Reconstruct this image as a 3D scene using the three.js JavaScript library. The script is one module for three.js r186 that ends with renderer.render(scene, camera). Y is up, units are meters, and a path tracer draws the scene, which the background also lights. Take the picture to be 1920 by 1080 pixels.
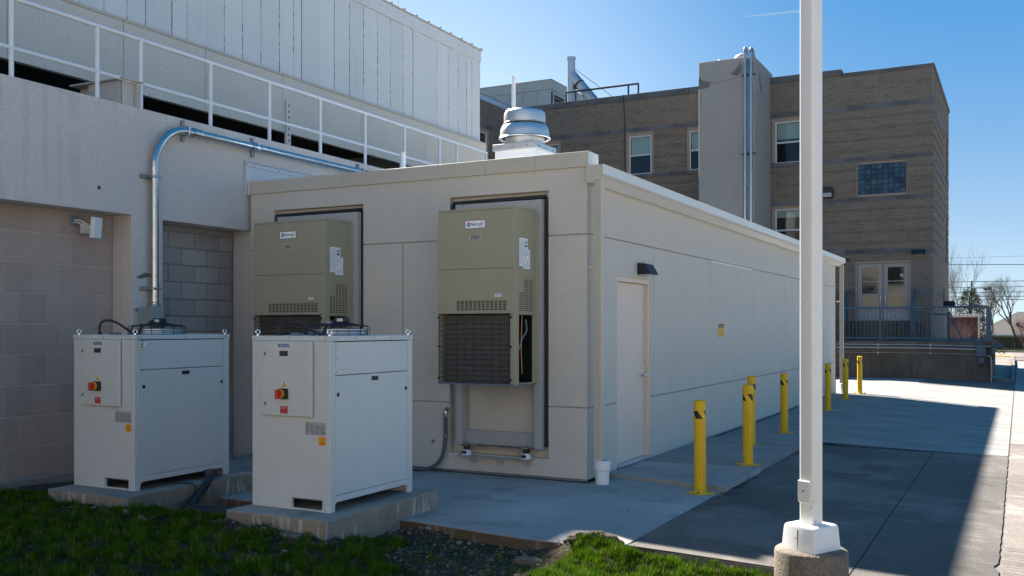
import * as THREE from 'three';
import { mergeGeometries, toCreasedNormals } from 'three/addons/utils/BufferGeometryUtils.js';
import { RoundedBoxGeometry } from 'three/addons/geometries/RoundedBoxGeometry.js';

// ---------------------------------------------------------------- camera, sky, sun, exposure
const scene = new THREE.Scene();
const camera = new THREE.PerspectiveCamera(33.24, 1920 / 1080, 0.1, 6000);
camera.position.set(3.853, 1.6, 9.103);
camera.rotation.set(0, 27.743 * Math.PI / 180, 0);
camera.setViewOffset(1920, 1080, 0, -73, 1920, 1080);      // lens shifted up: verticals stay upright, horizon below the middle
scene.add(camera);
const renderer = new THREE.WebGLRenderer({ antialias: true });
renderer.toneMapping = THREE.LinearToneMapping;
renderer.toneMappingExposure = 3.9;
renderer.shadowMap.enabled = true;

const SUN = new THREE.Vector3(-0.651, 0.645, -0.405).normalize();   // high behind the left building
const sun = new THREE.DirectionalLight(new THREE.Color(1.0, 0.94, 0.86), 4.7);
sun.position.copy(SUN).multiplyScalar(60); sun.target.position.set(0, 0, 0);
sun.castShadow = true; sun.shadow.radius = 2; sun.shadow.mapSize.set(4096, 4096);
Object.assign(sun.shadow.camera, { left: -50, right: 50, top: 50, bottom: -50, near: 1, far: 160 });
scene.add(sun, sun.target);

{ // clear spring sky: pale at the horizon, deep blue above, brighter towards the sun
  const W = 1024, H = 512, d = new Float32Array(W * H * 4), low = [0.2026, 0.1795, 0.0795], high = [0.003, 0.0744, 0.190], glow = [0.295, 0.282, 0.230], az0 = Math.atan2(SUN.z, SUN.x);
  for (let j = 0; j < H; j++) for (let i = 0; i < W; i++) {
    const el = ((j + 0.5) / H - 0.5) * Math.PI, az = ((i + 0.5) / W - 0.5) * 2 * Math.PI, k = (j * W + i) * 4, e = Math.max(0, el) * 180 / Math.PI;
    const da = Math.abs(Math.atan2(Math.sin(az - az0), Math.cos(az - az0))) * 180 / Math.PI, s = Math.exp(-e / 20) / (1 + Math.exp((da - 37) / 5)), air = Math.exp(-e / 7.8), up = 1 - 0.4 * Math.min(1, Math.max(0, (e - 14) / 60));
    for (let c = 0; c < 3; c++) d[k + c] = (low[c] * air + high[c]) * up + glow[c] * s;
    d[k + 3] = 1;
  }
  const sky = new THREE.DataTexture(d, W, H, THREE.RGBAFormat, THREE.FloatType);
  sky.mapping = THREE.EquirectangularReflectionMapping; sky.magFilter = sky.minFilter = THREE.LinearFilter; sky.needsUpdate = true;
  scene.background = sky; scene.environment = sky;
}

// ---------------------------------------------------------------- helpers
let seed = 20240417;
const rnd = () => { seed = (seed + 0x6D2B79F5) | 0; let t = Math.imul(seed ^ (seed >>> 15), 1 | seed); t = (t + Math.imul(t ^ (t >>> 7), 61 | t)) ^ t; return ((t ^ (t >>> 14)) >>> 0) / 4294967296; };
const rr = (a, b) => a + (b - a) * rnd();
const V = (x, y, z) => new THREE.Vector3(x, y, z);
const taken = new Map();
function numbered(n) { const k = taken.get(n) || 0; taken.set(n, k + 1); return k ? n + '_' + String(k).padStart(3, '0') : n; }
function tag(o, label, category, group) { o.userData.label = label; o.userData.category = category; if (group) o.userData.group = group; return o; }
function thing(name, label, category, base = [0, 0, 0], group) {
  const o = new THREE.Group(); o.name = numbered(name); o.position.set(...base); o.base = base; scene.add(o); return tag(o, label, category, group);
}
// geometry is given in world metres (or in the thing's own frame when its base is the origin)
function mesh(name, geo, mat, parent, pos) {
  const b = parent?.base || [0, 0, 0], m = new THREE.Mesh(geo, mat);
  if (pos) { m.position.set(pos[0] - b[0], pos[1] - b[1], pos[2] - b[2]); m.base = pos; }
  else { geo.translate(-b[0], -b[1], -b[2]); m.base = b; }
  m.name = parent ? name : numbered(name); m.castShadow = m.receiveShadow = true; (parent || scene).add(m); return m;
}
function structure(name, geo, mat) { const m = mesh(name, geo, mat); m.userData.kind = 'structure'; return m; }
function structureGroup(name) { const o = new THREE.Group(); o.name = numbered(name); o.userData.kind = 'structure'; scene.add(o); return o; }
function copy(o, pos, label) {
  const c = o.clone(); c.name = numbered(o.name.replace(/_\d{3}$/, '')); c.position.set(...pos); c.userData = { ...o.userData, label: label || o.userData.label }; scene.add(c); return c;
}
// ---- geometry with uv in metres (box projection)
function uvm(geo) {
  const g = geo.index ? geo.toNonIndexed() : geo, p = g.attributes.position, uv = new Float32Array(p.count * 2);
  const a = V(), b = V(), c = V(), n = V();
  for (let i = 0; i < p.count; i += 3) {
    a.fromBufferAttribute(p, i); b.fromBufferAttribute(p, i + 1); c.fromBufferAttribute(p, i + 2);
    n.subVectors(b, a).cross(c.clone().sub(a)); const x = Math.abs(n.x), y = Math.abs(n.y), z = Math.abs(n.z);
    [a, b, c].forEach((q, k) => { const o = (i + k) * 2; if (y >= x && y >= z) { uv[o] = q.x; uv[o + 1] = q.z; } else if (x >= z) { uv[o] = q.z; uv[o + 1] = q.y; } else { uv[o] = q.x; uv[o + 1] = q.y; } });
  }
  g.setAttribute('uv', new THREE.BufferAttribute(uv, 2)); if (!g.attributes.normal) g.computeVertexNormals(); return g;
}
const box = (x0, x1, y0, y1, z0, z1) => uvm(new THREE.BoxGeometry(x1 - x0, y1 - y0, z1 - z0).translate((x0 + x1) / 2, (y0 + y1) / 2, (z0 + z1) / 2));
function fromTris(list) { const g = new THREE.BufferGeometry(); g.setAttribute('position', new THREE.Float32BufferAttribute(list, 3)); g.computeVertexNormals(); return uvm(g); }
// chamfered box, 44 triangles
function cbox(x0, x1, y0, y1, z0, z1, b = 0.006) {
  const C = [(x0 + x1) / 2, (y0 + y1) / 2, (z0 + z1) / 2], H = [(x1 - x0) / 2, (y1 - y0) / 2, (z1 - z0) / 2]; b = Math.min(b, H[0] * 0.49, H[1] * 0.49, H[2] * 0.49);
  const out = [], tri = (p, q, r) => {
    const ux = q[0] - p[0], uy = q[1] - p[1], uz = q[2] - p[2], vx = r[0] - p[0], vy = r[1] - p[1], vz = r[2] - p[2];
    const n = [uy * vz - uz * vy, uz * vx - ux * vz, ux * vy - uy * vx], s = n[0] * (p[0] + q[0] + r[0]) + n[1] * (p[1] + q[1] + r[1]) + n[2] * (p[2] + q[2] + r[2]);
    for (const w of s >= 0 ? [p, q, r] : [p, r, q]) out.push(w[0] + C[0], w[1] + C[1], w[2] + C[2]);
  };
  const pt = (a, s, t) => { const q = t.slice(); for (let i = 0; i < 3; i++) q[i] *= (i === a ? H[i] : H[i] - b); return q; };
  for (let a = 0; a < 3; a++) for (const s of [-1, 1]) { const u = (a + 1) % 3, v = (a + 2) % 3, q = [[-1, -1], [1, -1], [1, 1], [-1, 1]].map(([p, r]) => { const t = [0, 0, 0]; t[a] = s; t[u] = p; t[v] = r; return pt(a, s, t); }); tri(q[0], q[1], q[2]); tri(q[0], q[2], q[3]); }
  for (let a = 0; a < 3; a++) { const u = (a + 1) % 3, v = (a + 2) % 3; for (const s of [-1, 1]) for (const t of [-1, 1]) { const m = (f, w) => { const q = [0, 0, 0]; q[a] = w; q[u] = s; q[v] = t; return pt(f, s, q); }; const A = m(u, -1), B = m(u, 1), D = m(v, 1), E = m(v, -1); tri(A, B, D); tri(A, D, E); } }
  for (const i of [-1, 1]) for (const j of [-1, 1]) for (const k of [-1, 1]) { const q = [i, j, k]; tri(pt(0, i, q), pt(1, j, q), pt(2, k, q)); }
  return fromTris(out);
}
function rod(p, q, r, seg = 10, r2 = r, caps = true) {
  const a = V(...p), b = V(...q), L = a.distanceTo(b), g = new THREE.CylinderGeometry(r2, r, L, seg, 1, !caps);
  g.applyQuaternion(new THREE.Quaternion().setFromUnitVectors(V(0, 1, 0), b.clone().sub(a).normalize())); const c = a.add(b).multiplyScalar(0.5); return g.translate(c.x, c.y, c.z);
}
const tube = (pts, r, n = 40, seg = 10, tension = 0.5) => new THREE.TubeGeometry(new THREE.CatmullRomCurve3(pts.map((p) => V(...p)), false, 'catmullrom', tension), n, r, seg);
const merge = (list) => { const a = list.map((g) => { const h = g.index ? g.toNonIndexed() : g; for (const k of Object.keys(h.attributes)) if (!['position', 'normal', 'uv'].includes(k)) h.deleteAttribute(k); return h; }); return mergeGeometries(a); };
const lathe = (pts, seg = 32) => new THREE.LatheGeometry(pts.map(([x, y]) => new THREE.Vector2(x, y)), seg);
const latheSharp = (pts, seg = 32, ang = 0.6) => toCreasedNormals(lathe(pts, seg), ang);
// outline (list of [u,v]) with holes pushed out to thickness t along +z
function plate(outline, t, bevel = 0, holes = []) {
  const s = new THREE.Shape(outline.map(([x, y]) => new THREE.Vector2(x, y)));
  for (const h of holes) s.holes.push(new THREE.Path(h.map(([x, y]) => new THREE.Vector2(x, y))));
  return uvm(new THREE.ExtrudeGeometry(s, { depth: t - 2 * bevel, bevelEnabled: bevel > 0, bevelThickness: bevel, bevelSize: bevel, bevelOffset: -bevel, bevelSegments: 1, curveSegments: 8 }).translate(0, 0, bevel));
}
const rect = (x0, x1, y0, y1) => [[x0, y0], [x1, y0], [x1, y1], [x0, y1]];
// the same lying in the plane x = const, outline given as [z, y]; outer face at x, body behind it
const plateX = (outline, t, bevel, holes, x) => uvm(plate(outline.map(([z, y]) => [-z, y]), t, bevel, (holes || []).map((h) => h.map(([z, y]) => [-z, y]))).rotateY(Math.PI / 2).translate(x - t, 0, 0));
const flat = (w, h) => new THREE.PlaneGeometry(w, h);

// ---------------------------------------------------------------- textures
function lattice(n, s) { const a = new Float32Array(n * n); let q = s * 7919 + 13; for (let i = 0; i < a.length; i++) { q = (q + 0x6D2B79F5) | 0; let t = Math.imul(q ^ (q >>> 15), 1 | q); t = (t + Math.imul(t ^ (t >>> 7), 61 | t)) ^ t; a[i] = ((t ^ (t >>> 14)) >>> 0) / 4294967296; } return a; }
const lat = new Map();
function pn(u, v, nx, ny, s) { // periodic value noise over the unit square
  const n = Math.max(nx, ny), key = n * 1000 + s; let a = lat.get(key); if (!a) lat.set(key, a = lattice(n, s));
  const x = u * nx, y = v * ny, i = Math.floor(x), j = Math.floor(y), f = x - i, g = y - j, i0 = ((i % nx) + nx) % nx, i1 = (i0 + 1) % nx, j0 = ((j % ny) + ny) % ny, j1 = (j0 + 1) % ny;
  const p = f * f * (3 - 2 * f), q = g * g * (3 - 2 * g); return (a[j0 * n + i0] * (1 - p) + a[j0 * n + i1] * p) * (1 - q) + (a[j1 * n + i0] * (1 - p) + a[j1 * n + i1] * p) * q;
}
const fbm = (u, v, n, o, s) => { let r = 0, w = 0.5, t = 0; for (let k = 0; k < o; k++) { r += w * pn(u, v, n, n, s + k); t += w; w *= 0.55; n *= 2; } return r / t; };
function tex(size, metres, fn, srgb = true) {
  const d = new Uint8Array(size * size * 4), cl = (x) => Math.max(0, Math.min(255, Math.round(x * 255)));
  for (let j = 0; j < size; j++) for (let i = 0; i < size; i++) { const c = fn((i + 0.5) / size, (j + 0.5) / size), k = (j * size + i) * 4; if (typeof c === 'number') d[k] = d[k + 1] = d[k + 2] = cl(c); else { d[k] = cl(c[0]); d[k + 1] = cl(c[1]); d[k + 2] = cl(c[2]); } d[k + 3] = 255; }
  const t = new THREE.DataTexture(d, size, size); t.wrapS = t.wrapT = THREE.RepeatWrapping; t.magFilter = THREE.LinearFilter; t.minFilter = THREE.LinearMipmapLinearFilter; t.generateMipmaps = true;
  if (srgb) t.colorSpace = THREE.SRGBColorSpace; t.repeat.set(1 / metres, 1 / metres); t.needsUpdate = true; return t;
}
const clamp = (x, a = 0, b = 1) => Math.max(a, Math.min(b, x)), mix = (a, b, t) => a + (b - a) * t, step = (a, b, x) => { const t = clamp((x - a) / (b - a)); return t * t * (3 - 2 * t); };
const T = {
  stucco: tex(512, 1.6, (u, v) => 0.955 + 0.035 * (fbm(u, v, 4, 3, 1) - 0.5) + 0.07 * (pn(u, v, 256, 256, 5) - 0.5) + 0.03 * (pn(u, v, 128, 128, 6) - 0.5)),
  stuccoBump: tex(512, 0.7, (u, v) => 0.5 * pn(u, v, 128, 128, 8) + 0.5 * pn(u, v, 256, 256, 9), false),
  oldStucco: tex(1024, 6, (u, v) => { const m = fbm(u, v, 3, 5, 11), s = pn(u, v, 150, 3, 12) * fbm(u, v, 9, 3, 14); return 0.94 + 0.07 * (m - 0.5) - 0.035 * step(0.32, 0.6, s) + 0.07 * (pn(u, v, 512, 512, 15) - 0.5); }),
  concrete: tex(1024, 3.2, (u, v) => { const m = fbm(u, v, 4, 6, 21), p = step(0.55, 0.8, fbm(u, v, 10, 3, 29)); const k = 0.84 + 0.26 * (m - 0.5) - 0.10 * p + 0.14 * (pn(u, v, 512, 512, 27) - 0.5); return [k, k * 0.995, k * 0.985]; }),
  oldConcrete: tex(1024, 4.1, (u, v) => { const m = fbm(u, v, 3, 6, 31), w = step(0.50, 0.68, fbm(u, v, 5, 5, 38)), st = step(0.60, 0.78, fbm(u, v, 7, 4, 44)), sc = step(0.55, 0.75, 0.6 * pn(u, v, 14, 120, 48) + 0.4 * fbm(u, v, 20, 3, 49)) * step(0.45, 0.6, fbm(u, v, 4, 3, 45)), sp = step(0.86, 0.93, pn(u, v, 256, 256, 46)); const k = 0.72 + 0.30 * (m - 0.5) + 0.14 * w + 0.16 * sc - 0.18 * st - 0.14 * sp + 0.20 * (pn(u, v, 512, 512, 47) - 0.5); return [k, k * 0.985, k * 0.965]; }),
  scuff: tex(512, 0.9, (u, v) => { const c = step(0.80, 0.86, fbm(u, v, 16, 4, 201)), d = step(0.60, 0.8, 0.6 * pn(u, v, 30, 6, 205) + 0.4 * fbm(u, v, 12, 3, 206)), k = 0.95 + 0.06 * (fbm(u, v, 4, 3, 208) - 0.5); return [k - 0.30 * c - 0.06 * d, k - 0.28 * c - 0.07 * d, k - 0.1 * c]; }),
  broom: tex(1024, 2.6, (u, v) => { const s = 0.6 * pn(u, v, 4, 300, 51) + 0.4 * pn(u, v, 10, 512, 52), b = pn(u, v, 3, 26, 53), m = fbm(u, v, 4, 4, 54); return 0.86 + 0.15 * (s - 0.5) + 0.11 * (b - 0.5) + 0.12 * (m - 0.5) + 0.06 * (pn(u, v, 512, 512, 55) - 0.5); }),
  broomBump: tex(512, 1.3, (u, v) => 0.6 * pn(u, v, 6, 200, 56) + 0.4 * pn(u, v, 14, 256, 57), false),
  padSide: tex(1024, 2.4, (u, v) => { const w = step(0.50, 0.72, 0.40 * pn(u, v, 44, 9, 61) + 0.35 * pn(u, v, 110, 26, 62) + 0.25 * fbm(u, v, 24, 3, 66)), m = fbm(u, v, 5, 5, 63), pit = step(0.82, 0.92, pn(u, v, 256, 256, 64)); const k = 0.70 + 0.20 * (m - 0.5) + 0.17 * w - 0.12 * pit + 0.06 * (pn(u, v, 512, 512, 67) - 0.5); return [k, k * (0.955 + 0.045 * w), k * (0.885 + 0.115 * w)]; }),
  dockFace: tex(1024, 5, (u, v) => { const m = fbm(u, v, 3, 6, 181), w = step(0.45, 0.75, fbm(u, v, 6, 4, 187)) , s = pn(u, v, 80, 3, 188) * fbm(u, v, 10, 3, 189); const k = 0.80 + 0.30 * (m - 0.5) - 0.12 * w - 0.10 * step(0.3, 0.6, s); return [k, k * 0.97, k * 0.92]; }),
  block: tex(512, 1.0, (u, v) => 0.93 + 0.06 * (fbm(u, v, 6, 3, 71) - 0.5) + 0.09 * (pn(u, v, 200, 200, 75) - 0.5) - 0.08 * step(0.83, 0.93, pn(u, v, 128, 128, 76))),
  blockBump: tex(512, 0.8, (u, v) => 0.5 * pn(u, v, 128, 128, 77) + 0.5 * pn(u, v, 256, 256, 78), false),
  paint: tex(512, 2.0, (u, v) => 0.965 + 0.05 * (fbm(u, v, 3, 4, 81) - 0.5) + 0.03 * (pn(u, v, 256, 256, 84) - 0.5)),
  oldPaint: tex(1024, 4.0, (u, v) => { const s = pn(u, v, 140, 3, 91) * fbm(u, v, 12, 3, 92), m = fbm(u, v, 4, 4, 93), sp = step(0.93, 0.97, pn(u, v, 200, 200, 94)); const k = 0.955 + 0.04 * (m - 0.5) - 0.02 * step(0.3, 0.6, s); return [k - 0.04 * sp, k * 0.995 - 0.06 * sp, k * 0.985 - 0.08 * sp]; }),
  galv: tex(512, 0.5, (u, v) => { const a = pn(u, v, 40, 40, 101), b = pn(u, v, 64, 64, 102); return 0.80 + 0.30 * (a > 0.5 ? a - 0.5 : 0) - 0.20 * (b > 0.55 ? b - 0.55 : 0) + 0.10 * (pn(u, v, 256, 256, 103) - 0.5); }),
  galvRough: tex(256, 0.4, (u, v) => 0.34 + 0.30 * pn(u, v, 32, 32, 104) + 0.1 * pn(u, v, 128, 128, 105), false),
  stone: tex(512, 1.7, (u, v) => 0.82 + 0.30 * (fbm(u, v, 5, 5, 111) - 0.5) + 0.10 * (pn(u, v, 200, 200, 115) - 0.5)),
  soil: tex(1024, 2.3, (u, v) => { const m = fbm(u, v, 6, 6, 121), g = step(0.45, 0.62, fbm(u, v, 4, 4, 128)), p = step(0.80, 0.9, pn(u, v, 160, 160, 133)); return [mix(0.30, 0.17, g) + 0.26 * (m - 0.5) + 0.22 * p, mix(0.235, 0.20, g) + 0.22 * (m - 0.5) + 0.20 * p, mix(0.175, 0.085, g) + 0.16 * (m - 0.5) + 0.18 * p]; }),
  soilBump: tex(512, 0.6, (u, v) => 0.6 * fbm(u, v, 16, 4, 141) + 0.4 * pn(u, v, 90, 90, 146), false),
  turf: tex(512, 9, (u, v) => { const m = fbm(u, v, 6, 6, 151); return [0.30 + 0.22 * (m - 0.5), 0.33 + 0.24 * (m - 0.5), 0.15 + 0.14 * (m - 0.5)]; }),
  wood: tex(512, 1.5, (u, v) => { const g = pn(u, v, 90, 3, 161) * 0.6 + 0.4 * pn(u, v, 200, 6, 162); return [0.62 + 0.30 * (g - 0.5), 0.55 + 0.27 * (g - 0.5), 0.46 + 0.24 * (g - 0.5)]; }),
  shingle: tex(256, 1.2, (u, v) => 0.8 + 0.3 * (pn(u, v, 16, 32, 171) - 0.5) + 0.2 * (pn(u, v, 100, 100, 172) - 0.5)),
};
const lin = (r, g, b) => new THREE.Color().setRGB(r, g, b);
function mat(color, rough = 0.8, o = {}) { return new THREE.MeshStandardMaterial({ color: Array.isArray(color) ? lin(...color) : new THREE.Color(color), roughness: rough, ...o }); }
const M = {
  shelter: mat([0.66, 0.605, 0.52], 0.92, { map: T.stucco, bumpMap: T.stuccoBump, bumpScale: 0.0015 }),
  joint: mat([0.36, 0.325, 0.28], 0.95),
  fascia: mat([0.59, 0.53, 0.43], 0.55, { map: T.paint }),
  gutterWhite: mat([0.78, 0.76, 0.71], 0.35, { map: T.paint }),
  tpo: mat([0.78, 0.78, 0.76], 0.7, { map: T.paint }),
  stucco: mat([0.71, 0.645, 0.59], 0.93, { map: T.oldStucco, bumpMap: T.stuccoBump, bumpScale: 0.0015 }),
  paintedBlock: mat([0.47, 0.37, 0.315], 0.85, { map: T.block, bumpMap: T.blockBump, bumpScale: 0.0015 }),
  paintedJoint: mat([0.50, 0.40, 0.345], 0.9),
  cmu: mat([0.40, 0.385, 0.37], 0.95, { map: T.block, bumpMap: T.blockBump, bumpScale: 0.004 }),
  cmuJoint: mat([0.23, 0.22, 0.21], 0.95),
  clad: mat([0.64, 0.66, 0.67], 0.55, { map: T.oldPaint }),
  screen: mat([0.60, 0.565, 0.51], 0.6, { map: T.oldPaint }),
  trim: mat([0.50, 0.45, 0.39], 0.6, { map: T.oldPaint }),
  rail: mat([0.78, 0.79, 0.80], 0.4, { map: T.paint }),
  darkSteel: mat([0.05, 0.048, 0.045], 0.8),
  steel: mat([0.55, 0.53, 0.49], 0.55, { map: T.oldPaint }),
  galv: mat([0.72, 0.74, 0.76], 0.36, { map: T.galv, metalness: 0.9, roughnessMap: T.galvRough }),
  galvDull: mat([0.42, 0.46, 0.50], 0.55, { metalness: 0.7, map: T.galv }),
  alum: mat([0.70, 0.685, 0.66], 0.46, { metalness: 1.0, map: T.paint }),
  chrome: mat([0.82, 0.82, 0.82], 0.15, { metalness: 1.0 }),
  chiller: mat([0.61, 0.62, 0.60], 0.42, { map: T.paint }),
  acTan: mat([0.385, 0.35, 0.235], 0.5, { map: T.paint }),
  acGrey: mat([0.44, 0.43, 0.41], 0.5, { map: T.paint }),
  black: mat([0.012, 0.013, 0.015], 0.55),
  rubber: mat([0.020, 0.021, 0.023], 0.6),
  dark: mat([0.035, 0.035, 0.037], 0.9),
  coil: mat([0.16, 0.14, 0.125], 0.6, { metalness: 0.3 }),
  copper: mat([0.50, 0.24, 0.12], 0.4, { metalness: 0.9 }),
  pvc: mat([0.80, 0.80, 0.79], 0.4),
  yellow: mat([0.86, 0.50, 0.0], 0.55, { map: T.scuff }),
  door: mat([0.80, 0.64, 0.52], 0.5, { map: T.paint }),
  concrete: mat([0.52, 0.51, 0.485], 0.93, { map: T.concrete }),
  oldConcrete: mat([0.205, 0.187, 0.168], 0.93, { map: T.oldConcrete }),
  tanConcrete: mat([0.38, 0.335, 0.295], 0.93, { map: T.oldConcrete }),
  lotConcrete: mat([0.55, 0.535, 0.50], 0.93, { map: T.concrete }),
  broom: mat([0.35, 0.335, 0.31], 0.95, { map: T.broom, bumpMap: T.broomBump, bumpScale: 0.003 }),
  pad: mat([0.44, 0.42, 0.38], 0.93, { map: T.concrete }),
  padSide: mat([0.62, 0.58, 0.53], 0.93, { map: T.padSide }),
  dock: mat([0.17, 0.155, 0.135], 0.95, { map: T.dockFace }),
  ped: mat([0.38, 0.325, 0.26], 0.95, { map: T.oldConcrete, bumpMap: T.blockBump, bumpScale: 0.006 }),
  soil: mat([0.5, 0.48, 0.45], 1, { map: T.soil, bumpMap: T.soilBump, bumpScale: 0.02 }),
  turf: mat([0.8, 0.8, 0.8], 1, { map: T.turf }),
  pole: mat([0.82, 0.80, 0.76], 0.36, { map: T.oldPaint }),
  mortar: mat([0.29, 0.25, 0.21], 0.95),
  bandStone: mat([0.165, 0.162, 0.165], 0.9, { map: T.stone }),
  coping: mat([0.15, 0.15, 0.155], 0.9, { map: T.stone }),
  shaft: mat([0.34, 0.315, 0.295], 0.92, { map: T.oldStucco }),
  patch: mat([0.22, 0.205, 0.19], 0.95, { map: T.stone }),
  winFrame: mat([0.52, 0.53, 0.53], 0.5),
  tanTrim: mat([0.30, 0.235, 0.185], 0.7),
  glass: new THREE.MeshPhysicalMaterial({ color: lin(0.74, 0.80, 0.80), roughness: 0.03, metalness: 0, transmission: 1, thickness: 0, ior: 1.52 }),
  screenGlass: new THREE.MeshPhysicalMaterial({ color: lin(0.22, 0.27, 0.27), roughness: 0.08, transmission: 1, thickness: 0, ior: 1.5 }),
  blind: mat([0.72, 0.73, 0.66], 0.8),
  room: mat([0.22, 0.22, 0.20], 0.9),
  blueRail: mat([0.045, 0.085, 0.125], 0.6, { map: T.paint }),
  fence: mat([0.20, 0.165, 0.13], 0.9, { map: T.wood }),
  roof: mat([0.16, 0.145, 0.13], 0.95, { map: T.shingle }),
  house: mat([0.42, 0.36, 0.29], 0.9),
  bark: mat([0.060, 0.050, 0.043], 0.95),
  twig: mat([0.070, 0.057, 0.048], 0.95),
  redTwig: mat([0.13, 0.055, 0.045], 0.9),
  red: mat([0.055, 0.007, 0.009], 0.7),
  wire: mat([0.03, 0.03, 0.032], 0.7),
  seam: mat([0.035, 0.033, 0.03], 0.9),
};
// a flat print: canvas drawing on a thin plane
function print(w, h, px, draw, rough = 0.5, o = {}) {
  const c = document.createElement('canvas'); c.width = px; c.height = Math.round(px * h / w); const g = c.getContext('2d'); draw(g, c.width, c.height);
  const t = new THREE.CanvasTexture(c); t.colorSpace = THREE.SRGBColorSpace; return new THREE.MeshStandardMaterial({ map: t, roughness: rough, ...o });
}
// ---------------------------------------------------------------- ground, paving, lawn
const G = (x) => -0.034 * Math.max(0, Math.min(x, 9) - 1.3);               // the paving falls away to the right
const terrain = (x, z) => -0.34 - 0.0095 * Math.min(120, Math.max(0, -40 - z));
const noise2 = (x, z, s) => fbm(x / 16 + 40, z / 16 + 40, 16, 4, s);
{
  const xs = [-2500, -600, -150, -50, -20, -8, 0, 3, 6, 10, 20, 50, 150, 600, 2500], zs = [-2500, -900, -400, -220, -160, -120, -80, -60, -40, -20, 0, 20, 60, 200, 600, 2500], t = [];
  for (let i = 0; i + 1 < xs.length; i++) for (let j = 0; j + 1 < zs.length; j++) {
    const p = (a, b) => [xs[a], terrain(xs[a], zs[b]), zs[b]], A = p(i, j), B = p(i, j + 1), C = p(i + 1, j + 1), D = p(i + 1, j); t.push(...A, ...B, ...C, ...A, ...C, ...D);
  }
  structure('ground', fromTris(t), M.turf);
}
// one paving slab from its outline [x, z]; top follows the fall of the paving
function slabGeo(o, th = 0.12, lift = 0, fall = G) {
  if (THREE.ShapeUtils.area(o.map(([x, z]) => new THREE.Vector2(x, -z))) < 0) o = o.slice().reverse();
  const tri = THREE.ShapeUtils.triangulateShape(o.map(([x, z]) => new THREE.Vector2(x, -z)), []), t = [], y = (p) => fall(p[0]) + lift;
  for (const f of tri) for (const i of f) t.push(o[i][0], y(o[i]), o[i][1]);
  for (let i = 0; i < o.length; i++) { const a = o[i], b = o[(i + 1) % o.length], ya = y(a), yb = y(b); t.push(a[0], ya, a[1], a[0], ya - th, a[1], b[0], yb - th, b[1], a[0], ya, a[1], b[0], yb - th, b[1], b[0], yb, b[1]); }
  return fromTris(t);
}
// slab rectangle whose listed sides are chipped ('l' = low x, 'r' = high x, 'f' = high z, 'b' = low z)
function slabRect(x0, x1, z0, z1, rough = '', amp = 0.012) {
  const o = [], g = 0.005, side = (a, b, k) => { const L = Math.hypot(b[0] - a[0], b[1] - a[1]), n = rough.includes(k) ? Math.max(2, Math.round(L / 0.13)) : 1; for (let i = 0; i < n; i++) { const t = i / n, j = i ? Math.pow(rnd(), 3) * amp * (rnd() < 0.12 ? 3.2 : 1) : 0; const inx = k === 'l' ? j : k === 'r' ? -j : 0, inz = k === 'b' ? j : k === 'f' ? -j : 0; o.push([mix(a[0], b[0], t) + inx, mix(a[1], b[1], t) + inz]); } };
  side([x0 + g, z0 + g], [x0 + g, z1 - g], 'l'); side([x0 + g, z1 - g], [x1 - g, z1 - g], 'f'); side([x1 - g, z1 - g], [x1 - g, z0 + g], 'r'); side([x1 - g, z0 + g], [x0 + g, z0 + g], 'b'); return o;
}
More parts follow.
